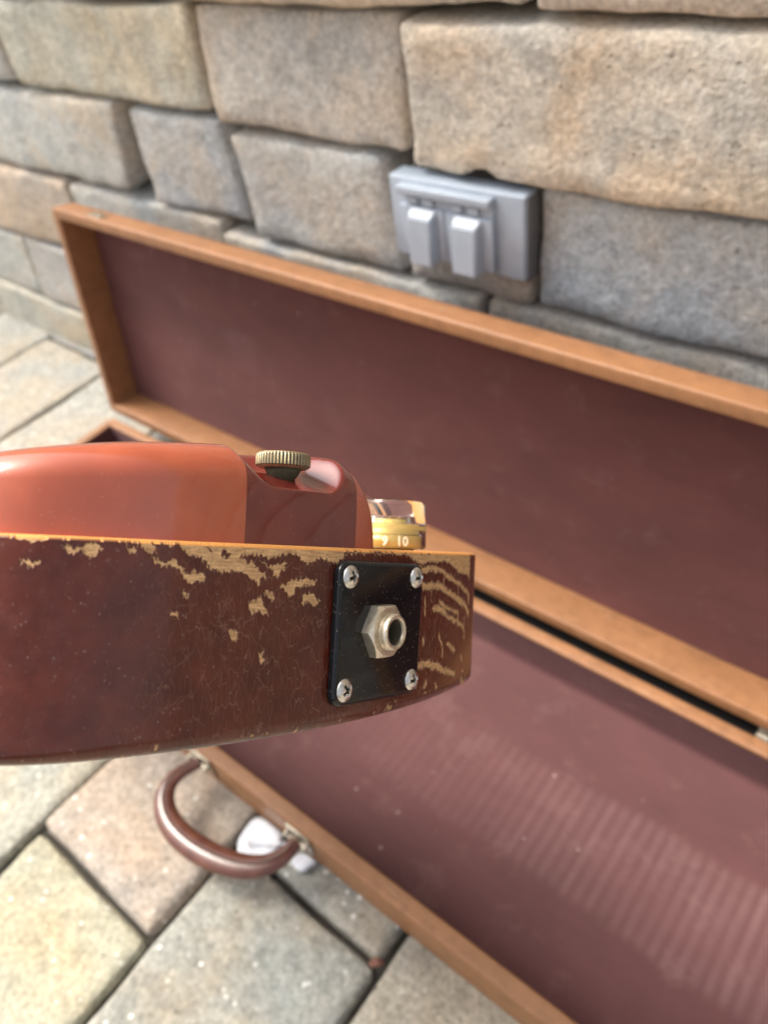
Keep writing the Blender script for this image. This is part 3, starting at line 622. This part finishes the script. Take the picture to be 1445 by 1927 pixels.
k = NT('worn_maroon_lacquer', 0.3, Specular_IOR_Level=0.35)
sv = k.attr('sv', 'Vector'); ch = k.attr('chip')
sep = k.t.nodes.new('ShaderNodeSeparateXYZ'); k.t.links.new(sv, sep.inputs[0])
warp = k.vadd(k.map(sv, (1, 1, 1)), k.math('MULTIPLY', k.math('SUBTRACT', k.noise(sv, 0.6, 3), 0.5), 0.6))
cr = k.n('TexVoronoi', 0, {'feature': 'DISTANCE_TO_EDGE'}, Vector=k.map(warp, (0.62, 0.20, 1)), Scale=1.0)
cr2 = k.n('TexVoronoi', 0, {'feature': 'DISTANCE_TO_EDGE'}, Vector=k.map(warp, (1.9, 0.35, 1), (5, 2, 0)), Scale=1.0)
where = k.n('MapRange', Value=sep.outputs[0], i1=32.0, i2=62.0, i3=0.08, i4=1.0)
crk = k.math('MAXIMUM', k.ramp(cr, [(0.0, 1.0), (0.055, 0.0)]), k.math('MULTIPLY', k.ramp(cr2, [(0.0, 1.0), (0.075, 0.0)]), 0.25))
crk = k.math('MULTIPLY', k.math('MULTIPLY', crk, where), k.ramp(k.noise(sv, 0.25, 3), [(0.35, 0.15), (0.6, 1.0)]))
base = k.mix(k.ramp(k.noise(sv, 0.09, 3), [(0.35, 0.0), (0.65, 1.0)]), (0.060, 0.0096, 0.0045, 1), (0.098, 0.0170, 0.0068, 1))
base = k.mix(k.math('MULTIPLY', crk, 0.50), base, (0.27, 0.135, 0.085, 1))
# rubbed haze and handling scuffs
hz = k.ramp(k.noise(sv, 0.22, 5, 0.7), [(0.42, 0.0), (0.75, 1.0)])
hzw = k.n('MapRange', Value=sep.outputs[0], i1=25.0, i2=75.0, i3=1.0, i4=0.15)
hz = k.math('MULTIPLY', hz, hzw)
base = k.mix(k.math('MULTIPLY', hz, 0.10), base, (0.24, 0.12, 0.11, 1))
spk = k.math('MULTIPLY', k.ramp(k.vor(sv, 0.75), [(0.10, 1.0), (0.26, 0.0)]), k.ramp(k.noise(sv, 0.30, 3), [(0.50, 0.0), (0.62, 1.0)]))
base = k.mix(k.math('MULTIPLY', spk, 0.28), base, (0.36, 0.27, 0.24, 1))
scr = k.n('TexVoronoi', 0, {'feature': 'F1'}, Vector=k.map(k.map(sv, rot=(0, 0, 0.5)), (0.28, 2.2, 1)), Scale=1.0)
scr = k.math('MULTIPLY', k.ramp(scr, [(0.03, 1.0), (0.06, 0.0)]), k.ramp(k.noise(sv, 0.3, 2), [(0.55, 0.0), (0.6, 1.0)]))
base = k.mix(k.math('MULTIPLY', scr, 0.6), base, (0.45, 0.33, 0.24, 1))
wood = k.mix(k.ramp(k.noise(k.map(sv, (0.25, 1.6, 1)), 1.0, 5, 0.7), [(0.3, 0.0), (0.7, 1.0)]), (0.32, 0.16, 0.065, 1), (0.86, 0.56, 0.28, 1))
wood = k.mix(k.ramp(k.noise(sv, 1.3, 4), [(0.5, 0.0), (0.75, 0.5)]), wood, (0.20, 0.11, 0.05, 1))
rimm = k.n('MapRange', Value=sep.outputs[1], i1=-0.95, i2=-0.8, i3=0.0, i4=1.0)
wood = k.mix(rimm, wood, (0.72, 0.33, 0.09, 1))
edge = k.ramp(k.math('ABSOLUTE', k.math('SUBTRACT', ch, 0.5)), [(0.25, 1.0), (0.45, 0.0)])
col = k.mix(ch, base, wood); col = k.mix(k.math('MULTIPLY', edge, 0.35), col, (0.10, 0.05, 0.03, 1))
k.base(col)
k.set(k.b, 'Roughness', k.math('ADD', k.math('MULTIPLY', ch, 0.35), k.math('ADD', k.math('MULTIPLY', hz, 0.18), 0.17)))
k.set(k.b, 'Coat Weight', k.math('MULTIPLY', k.math('SUBTRACT', 1.0, ch), 0.30)); k.set(k.b, 'Coat Roughness', 0.10)
h = k.math('SUBTRACT', k.math('MULTIPLY', k.noise(sv, 0.35, 3), 0.35), k.math('MULTIPLY', crk, 1.0))
h = k.math('SUBTRACT', h, k.math('MULTIPLY', ch, 0.7))
h = k.math('ADD', h, k.math('MULTIPLY', k.noise(sv, 6, 2), k.math('ADD', 0.03, k.math('MULTIPLY', ch, 0.25))))
bmp = k.bump(h, 0.5, 0.00035); k.norm(bmp)
M_body = k.m
body = link_mesh('body', me, M_body, guitar)

# ---- copper cover with dark stripe
s_px = np.array([-0.02, 0.0138, 0.0235, 0.034, 0.041, 0.059, 0.0638, 0.0864, 0.0978, 0.1053])
h_px = np.array([0.0150, 0.0184, 0.0197, 0.0211, 0.0220, 0.0236, 0.0239, 0.0244, 0.0244, 0.0244])
sd_ = np.linspace(-0.02, 0.12, 700); kr_ = np.exp(-np.linspace(-2.5, 2.5, 61)**2/2); hd_ = np.convolve(np.pad(np.interp(sd_, s_px, h_px), 30, mode='edge'), kr_/kr_.sum(), 'valid')
SE, RE, PE = 0.1058, 0.0135, 2.9
sgrid = list(np.linspace(0.0062, SE-RE, 190)) + [SE-RE+RE*math.sin(R(90*i/48))**0.8 for i in range(1, 49)]
T0, T1, RR = 0.0022, 0.046, 0.0095
cs = [(T0, 0.0), (T0, 0.3), (T0+.0001, 0.5)]
for i in range(0, 25): a = R(90*i/24); cs.append((T0+0.0002+RR*(1-math.cos(a)), 0.56+0.40*math.sin(a)))
for i in range(1, 30): cs.append((T0+RR+(T1-T0-2*RR)*i/30, 0.96+0.04*math.sin(math.pi*i/30)))
for i in range(0, 13): a = R(90*i/12); cs.append((T1-RR+RR*math.sin(a), 0.56+0.40*math.cos(a)))
cs.append((T1+.0001, 0.0))
V = []; AT = []
for s in sgrid:
    u_, w_, tx, ty, nx_, ny_ = [float(q) for q in OL(s)]
    Hh = float(np.interp(s, sd_, hd_))
    x_ = (s-(SE-RE))/RE; gs = max(0.0, (1-max(0, x_)**PE))**(1/PE)
    for (t, zf) in cs:
        z = Hh*zf*gs
        ds = (s-0.0815)/(1.12 if s < 0.0815 else 0.80); dt = max(0, t-0.0145)*0.95
        dist = math.hypot(ds, dt); cap = 0.0134 + max(0, min(t, 0.0145)-T0)*0.36 + (max(0, dist-0.0082)**2)*95 if dist < 0.03 else 1
        kk = 0.0022; hh_ = max(0, min(1, 0.5+0.5*(cap-z)/kk)); z2 = cap*(1-hh_)+z*hh_-kk*hh_*(1-hh_)
        if z > 0.006: z = min(z, z2)
        V.append((u_+nx_*t, w_+ny_*t, z-0.0004)); AT.append((s*1e3, t*1e3, z*1e3))
nc = len(cs); F = []
for i in range(len(sgrid)-1):
    for j in range(nc-1): F.append((i*nc+j, i*nc+j+1, (i+1)*nc+j+1, (i+1)*nc+j))
F.append(tuple(range(nc)))
me = bpy.data.meshes.new('cover'); me.from_pydata(V, [], F); me.update()
sa = me.attributes.new('sv', 'FLOAT_VECTOR', 'POINT'); sa.data.foreach_set('vector', np.array(AT, np.float32).ravel())
bm = bmesh.new(); bm.from_mesh(me); bmesh.ops.recalc_face_normals(bm, faces=bm.faces); bm.to_mesh(me); bm.free()
k = NT('copper_lacquer', 0.22, Coat_Weight=1.0, Coat_Roughness=0.03)
sv = k.attr('sv', 'Vector'); sep = k.t.nodes.new('ShaderNodeSeparateXYZ'); k.t.links.new(sv, sep.inputs[0]); sx_ = sep.outputs[0]
sx2 = k.math('ADD', sx_, k.math('MULTIPLY', k.noise(sv, 0.5, 2), 0.25))
st = k.math('MULTIPLY', k.n('MapRange', Value=sx2, i1=63.75, i2=63.95, i3=0.0, i4=1.0), k.n('MapRange', Value=sx2, i1=98.4, i2=98.6, i3=1.0, i4=0.0))
cop = k.mix(k.ramp(k.noise(sv, 0.08, 3), [(0.35, 0.0), (0.65, 1.0)]), (0.43, 0.092, 0.040, 1), (0.36, 0.075, 0.034, 1))
drk = k.mix(k.ramp(k.noise(sv, 0.12, 3), [(0.35, 0.0), (0.65, 1.0)]), (0.115, 0.010, 0.0070, 1), (0.15, 0.016, 0.010, 1))
c = k.mix(st, cop, drk)
dust = k.math('MULTIPLY', k.ramp(k.vor(sv, 1.25), [(0.05, 1.0), (0.10, 0.0)]), k.ramp(k.noise(sv, 0.5, 2), [(0.52, 0.0), (0.6, 1.0)]))
c = k.mix(k.math('MULTIPLY', dust, 0.7), c, (0.75, 0.55, 0.42, 1))
sc = k.n('TexVoronoi', 0, {'feature': 'F1'}, Vector=k.map(k.map(sv, rot=(0, 0.3, 0.6)), (0.12, 2.4, 1.2)), Scale=1.0)
sc = k.math('MULTIPLY', k.ramp(sc, [(0.05, 1.0), (0.09, 0.0)]), k.ramp(k.noise(sv, 0.15, 2), [(0.50, 0.0), (0.56, 1.0)]))
c = k.mix(k.math('MULTIPLY', sc, 0.45), c, (0.7, 0.42, 0.30, 1))
k.base(c); hz = k.ramp(k.noise(sv, 0.4, 5, .7), [(0.4, 0.0), (0.75, 1.0)])
k.set(k.b, 'Coat Roughness', k.math('ADD', 0.05, k.math('ADD', k.math('MULTIPLY', hz, 0.06), k.math('MULTIPLY', dust, 0.4))))
k.norm(k.bump(k.noise(sv, 0.16, 2), 0.10, 0.0003))
cover = link_mesh('pickup_cover', me, k.m, guitar); cover['label'] = 'glossy copper orange hump with a dark maroon stripe'

# ---- thumb screw
M_brass = NT('aged_brass', 0.38, Metallic=0.85); k = M_brass; v = k.coord('Object'); ag = k.ramp(k.noise(v, 700, 4, .7), [(0.35, 0.0), (0.7, 1.0)])
k.base(k.mix(ag, (0.55, 0.42, 0.25, 1), (0.30, 0.24, 0.14, 1))); k.norm(k.bump(k.noise(v, 1500, 3), .3, .0002)); M_brass = k.m
M_patina = flat('patina_brass', (0.10, 0.10, 0.065, 1), 0.7, (900, .3, .0002), Metallic=0.4)
ts_s = 0.0818; u_, w_, tx, ty, nx_, ny_ = [float(q) for q in OL(ts_s)]; tt = 0.0128; TP = (u_+nx_*tt, w_+ny_*tt)
ts = empty('thumb_screw', parent=guitar, loc=(TP[0], TP[1], 0.0))
n = 288; rows = []; bm = bmesh.new(); z0, z1 = 0.0188, 0.0226
for (rb, z, kn) in ((0.0035, z0, 0), (0.0058, z0, 0), (0.0064, z0+.0004, 0.5), (0.00675, z0+.0007, 1), (0.00675, z1-.0007, 1), (0.0065, z1-.0003, .4), (0.0061, z1, 0), (0.0030, z1+.0001, 0)):
    rows.append([bm.verts.new(((rb-kn*0.00024*(1 if (i % 6) in (0, 1) else 0 if (i % 6) in (3, 4) else 0.4))*math.cos(2*math.pi*i/n), (rb-kn*0.00024*(1 if (i % 6) in (0, 1) else 0 if (i % 6) in (3, 4) else .4))*math.sin(2*math.pi*i/n), z)) for i in range(n)])
for a, b in zip(rows, rows[1:]):
    for i in range(n):
        f = bm.faces.new((a[i], a[(i+1) % n], b[(i+1) % n], b[i]))
        if a in rows[2:5] and (i % 6) in (5, 0, 1): f.material_index = 1
bm.faces.new(rows[0][::-1]); bm.faces.new(rows[-1])
o = bm_obj('knurled_head', bm, [M_brass, M_patina], ts); auto_smooth(o, 30)
bm = bmesh.new(); lathe(bm, [(0.0022, 0.0125), (0.0024, 0.0160), (0.0034, 0.0166), (0.0042, 0.0180), (0.0046, 0.0189)], 40); bm_obj('neck', bm, M_patina, ts)

# ---- clear knob with gold base and numerals
k = NT('clear_acrylic', 0.02, Transmission_Weight=1.0, IOR=1.45); k.base((0.99, 0.97, 0.90, 1)); M_clear = k.m
k = NT('gold_paint', 0.30, Metallic=0.25); k.base((0.80, 0.60, 0.20, 1)); M_gold = k.m
M_num = flat('numeral_white', (0.85, 0.80, 0.62, 1), 0.5)
knob = empty('volume_knob', parent=guitar, loc=(0.0018, 0.262, 0.0)); knob.scale = (0.95, 0.95, 0.99)
bm = bmesh.new(); lathe(bm, [(0.0001, 0.0108), (0.0060, 0.0108), (0.0064, 0.0090), (0.0102, 0.0088), (0.0107, 0.0052), (0.0114, 0.0050), (0.0115, 0.0006), (0.0126, 0.0006), (0.0129, 0.0012), (0.0127, 0.0060), (0.0122, 0.0150), (0.0116, 0.0163), (0.0104, 0.0168), (0.0001, 0.0168)], 72)
o = bm_obj('clear_cap', bm, M_clear, knob); auto_smooth(o, 40)
bm = bmesh.new(); lathe(bm, [(0.0095, 0.0004), (0.0113, 0.0006), (0.0112, 0.0046), (0.0106, 0.0049), (0.0104, 0.0080), (0.0100, 0.0084), (0.0060, 0.0086), (0.0057, 0.0100), (0.0030, 0.0103)], 64)
bm_obj('gold_insert', bm, M_gold, knob)
bm = bmesh.new(); lathe(bm, [(0.0085, 0.0), (0.0090, 0.0005), (0.0085, 0.0007)], 40); bm_obj('felt_washer', bm, flat('black_felt', (.01, .01, .01, 1), .9), knob)
cam_dir = math.atan2(-0.262, -0.0035)
for i, txt in enumerate(['10', '9', '8', '7', '6', '5', '4', '3', '2', '1', '0']):
    a = cam_dir + R(20) - R(27)*i
    fc = bpy.data.curves.new('numeral_text', 'FONT'); fc.body = txt; fc.size = 0.0044; fc.align_x = 'CENTER'; fc.extrude = 0.00012; fc.offset = 0.00010; fc.resolution_u = 2
    tmp = bpy.data.objects.new('numeral_text', fc); C.objects.link(tmp); bpy.context.view_layer.update()
    nm = bpy.data.meshes.new_from_object(tmp.evaluated_get(bpy.context.evaluated_depsgraph_get())); nm.name = 'numeral'
    bpy.data.objects.remove(tmp); nm.materials.clear()
    fo = link_mesh('numeral', nm, M_num, knob, smooth=False)
    rr_ = 0.01285; fo.location = (rr_*math.cos(a), rr_*math.sin(a), 0.0014)
    fo.rotation_euler = (R(90), 0, a+R(90))

# ---- jack plate
k = NT('black_plastic', 0.16, Specular_IOR_Level=0.32, Coat_Weight=0.12, Coat_Roughness=0.05); v = k.coord('Object')
dm = k.ramp(k.noise(v, 70, 3), [(0.35, 0.25), (0.65, 1.0)])
d1 = k.n('TexVoronoi', 0, {'feature': 'F1'}, Vector=k.map(v, (1, 0.55, 1)), Scale=1500.0); d1 = k.ramp(d1, [(0.10, 1.0), (0.20, 0.0)])
gate = k.ramp(k.noise(k.vadd(v, (2, 2, 2)), 420, 2), [(0.46, 0.0), (0.56, 1.0)])
dd = k.math('MULTIPLY', k.math('MULTIPLY', d1, gate), dm)
k.base(k.mix(dd, (0.006, 0.007, 0.009, 1), (0.26, 0.20, 0.14, 1)))
k.set(k.b, 'Roughness', k.math('ADD', 0.13, k.math('MULTIPLY', dd, 0.6)))
k.norm(k.bump(k.noise(v, 160, 3), 0.06, 0.0004)); M_blk = k.m
sc_ = 0.1062; um, wm, tx, ty, nx_, ny_ = [float(q) for q in OL(sc_)]
ua, wa = [float(q) for q in OL(0.0870)[:2]]; ub, wb = [float(q) for q in OL(0.1258)[:2]]
tv = Vector((ub-ua, wb-wa, 0)).normalized(); zn = Vector((0, 0, 1)); on = tv.cross(zn)   # outward, towards the camera
if on.dot(Vector((nx_, ny_, 0))) > 0: on = -on
ctr = Vector((um, wm, -0.0208)) + on*0.0001
PM = Matrix.Identity(4)
tilt = math.radians(1.2)
tz = zn
for i in range(3): PM[i][0] = tv[i]; PM[i][1] = tz[i]; PM[i][2] = on[i]; PM[i][3] = ctr[i]
if PM.to_3x3().determinant() < 0: print('plate basis flipped')
# the plate leans a little, following the photographed left and right edges
PM = PM @ Matrix.Rotation(R(-1.0), 4, 'Z')
plate = empty('jack_plate', parent=guitar); plate.matrix_local = PM
hw, hh2, rc, th = 0.0180, 0.01755, 0.0032, 0.0016
def rrect(hw, hh, r, z, n=8):
    out = []
    for cx, cy, a0 in ((hw-r, hh-r, 0), (-hw+r, hh-r, 90), (-hw+r, -hh+r, 180), (hw-r, -hh+r, 270)):
        for i in range(n+1): a = R(a0+90*i/n); out.append((cx+r*math.cos(a), cy+r*math.sin(a), z))
    return out
bm = bmesh.new(); rings = []
for ins, z in [(0, -0.0004), (0, th-0.0010)] + [(0.0010*(1-math.cos(R(90*i/5))), th-0.0010+0.0010*math.sin(R(90*i/5))) for i in range(1, 6)]:
    rings.append([bm.verts.new(p) for p in rrect(hw-ins, hh2-ins, rc-ins*0.9, z)])
for a, b in zip(rings, rings[1:]):
    for i in range(len(a)): bm.faces.new((a[i], a[(i+1) % len(a)], b[(i+1) % len(a)], b[i]))
bm.faces.new(rings[-1]); bm.faces.new(rings[0][::-1])
pb = bm_obj('plate', bm, M_blk, plate); auto_smooth(pb, 50)
k = NT('bright_steel', 0.30, Metallic=1.0); v = k.coord('Object'); k.base(k.mix(k.ramp(k.noise(v, 900, 3), [(0.4, 0.0), (0.7, 1.0)]), (0.74, 0.73, 0.70, 1), (0.50, 0.47, 0.42, 1))); k.norm(k.bump(k.noise(v, 1400, 3), .15, .0001)); M_steel = k.m
k = NT('dull_nickel', 0.34, Metallic=0.85); v = k.coord('Object'); k.base(k.mix(k.ramp(k.noise(v, 600, 4, .7), [(0.35, 0.0), (0.75, 1.0)]), (0.80, 0.73, 0.60, 1), (0.50, 0.43, 0.32, 1))); k.norm(k.bump(k.noise(v, 900, 3), .35, .0002)); M_nick = k.m
def screw_mesh():
    nr, na = 40, 128; vs, fs, cm = [], [], []; Rr = 0.00285
    for i in range(nr+1):
        r = Rr*(i/nr)**0.8
        for j in range(na):
            a = 2*math.pi*j/na; x, y = r*math.cos(a), r*math.sin(a)
            z = 0.0016*math.sqrt(max(0, 1-(r/Rr)**2*0.96))-0.0002
            cw = 0.00036; L = 0.00165
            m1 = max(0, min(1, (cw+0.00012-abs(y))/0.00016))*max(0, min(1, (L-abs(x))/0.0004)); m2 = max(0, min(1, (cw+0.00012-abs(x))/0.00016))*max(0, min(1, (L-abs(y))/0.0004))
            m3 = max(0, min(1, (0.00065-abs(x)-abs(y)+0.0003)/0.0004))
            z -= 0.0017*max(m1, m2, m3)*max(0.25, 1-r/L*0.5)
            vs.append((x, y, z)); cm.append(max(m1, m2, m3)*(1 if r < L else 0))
    for i in range(nr):
        for j in range(na): fs.append((i*na+j, (i+1)*na+j, (i+1)*na+(j+1) % na, i*na+(j+1) % na))
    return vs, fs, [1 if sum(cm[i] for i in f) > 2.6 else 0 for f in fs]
M_rec = flat('recess_shade', (0.16, 0.14, 0.11, 1), 0.5, Metallic=0.7)  # darker steel, shade of the cross slot put into its colour
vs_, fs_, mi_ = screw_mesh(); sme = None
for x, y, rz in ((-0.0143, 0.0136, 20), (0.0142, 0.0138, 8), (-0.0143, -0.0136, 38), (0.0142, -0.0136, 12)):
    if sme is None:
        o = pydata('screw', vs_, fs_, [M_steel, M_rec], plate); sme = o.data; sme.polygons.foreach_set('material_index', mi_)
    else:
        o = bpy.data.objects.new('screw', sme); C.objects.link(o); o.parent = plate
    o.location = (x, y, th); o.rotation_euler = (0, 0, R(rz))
# hex nut and threaded bushing
jx0, jy0 = -0.0014, 0.0002
bm = bmesh.new(); na = 96; rr3 = []
hexr = lambda a: 0.00645/math.cos((a % R(60))-R(30))
for kind_, z in (('h', 0), ('h', 1), ('c', 2), ('i', 3), ('i', 4)):
    ring = []
    for j in range(na):
        a = 2*math.pi*j/na+R(0); h_ = hexr(a)
        if kind_ == 'h': r = h_; zz = 0 if z == 0 else 0.0030-(h_-0.0061)*0.62
        elif kind_ == 'c': r = 0.00605; zz = 0.0030
        else: r = 0.0046; zz = 0.0030 if z == 3 else 0
        ring.append(bm.verts.new((r*math.cos(a+R(2)), r*math.sin(a+R(2)), zz)))
    rr3.append(ring)
for a, b in zip(rr3, rr3[1:]):
    for i in range(na): bm.faces.new((a[i], a[(i+1) % na], b[(i+1) % na], b[i]))
nut = bm_obj('hex_nut', bm, M_nick, plate, loc=(jx0, jy0, th)); auto_smooth(nut, 20)
prof_ = [(0.0046, -0.0002), (0.0046, 0.0028)]
z = 0.0028
for i in range(3): prof_ += [(0.00468, z), (0.00468, z+.00012), (0.00425, z+.00034), (0.00468, z+.00056)]; z += 0.00064
prof_ += [(0.0046, 0.0049), (0.0043, 0.0054), (0.0038, 0.0055), (0.0034, 0.0053), (0.00325, 0.0048)]
z = 0.0048
for i in range(12): prof_ += [(0.00322, z-.0001), (0.00335, z-.00035), (0.00322, z-.0006)]; z -= 0.0006
prof_ += [(0.0032, -0.012), (0.0001, -0.012)]
bm = bmesh.new(); lathe(bm, prof_, 64); o = bm_obj('jack_bushing', bm, [M_nick, flat('bore_shade', (0.10, 0.085, 0.055, 1), 0.6, Metallic=0.3)], plate, loc=(jx0, jy0, th)); auto_smooth(o, 40)  # second material paints the shade inside the hole
for p_ in o.data.polygons:
    if math.hypot(p_.center.x, p_.center.y) < 0.00338 and p_.center.z < 0.0046: p_.material_index = 1
# ---- strings end: fretboard and neck run away behind the body
M_neck = flat('neck_lacquer', (0.07, 0.018, 0.010, 1), 0.3, (60, .1, .001), Coat_Weight=0.5)
ang = math.atan2(D.y, D.x); ns = Vector((-0.085, 0.30)) 
NMt = Matrix.Translation((ns.x, ns.y, 0)) @ Matrix.Rotation(ang, 4, 'Z')
bm = bmesh.new(); add_box(bm, (0.0, -0.030, -0.030), (0.46, 0.030, -0.001), 0.006, 3, NMt); bm_obj('neck', bm, M_neck, guitar)
bm = bmesh.new(); add_box(bm, (0.46, -0.038, -0.022), (0.60, 0.038, -0.004), 0.004, 3, NMt); bm_obj('headstock', bm, M_neck, guitar)
bm = bmesh.new(); add_box(bm, (-0.02, -0.028, -0.0005), (0.45, 0.028, 0.004), 0.0008, 1, NMt); bm_obj('fretboard', bm, flat('fretboard_wood', (.05, .03, .02, 1), .5), guitar)

# ---- dry leaf scrap caught in the paver joint
bm = bmesh.new(); LP = [(-0.010, -0.002), (-0.004, 0.004), (0.003, 0.005), (0.010, 0.001), (0.012, -0.002), (0.004, -0.004), (-0.004, -0.005)]
cv = bm.verts.new((0, 0, 0.0022)); rv = [bm.verts.new((x, y, 0.0005+0.0035*abs(y)/0.005+0.001*math.sin(x*700))) for x, y in LP]
for i in range(len(rv)): bm.faces.new((cv, rv[i], rv[(i+1) % len(rv)]))
ex = bmesh.ops.extrude_face_region(bm, geom=bm.faces[:]); bmesh.ops.translate(bm, verts=[e for e in ex['geom'] if isinstance(e, bmesh.types.BMVert)], vec=(0, 0, 0.0004))
leaf = bm_obj('dry_leaf', bm, flat('dry_leaf', (0.17, 0.07, 0.045, 1), 0.7, (300, .4, .0006)), loc=(-0.157, 0.0725, -0.001)); leaf.rotation_euler = (0.1, 0.0, R(35)); leaf.scale = (0.5, 0.6, 0.6)
tag(leaf, 'tiny curled reddish brown leaf scrap caught where two paver joints meet', 'leaf')
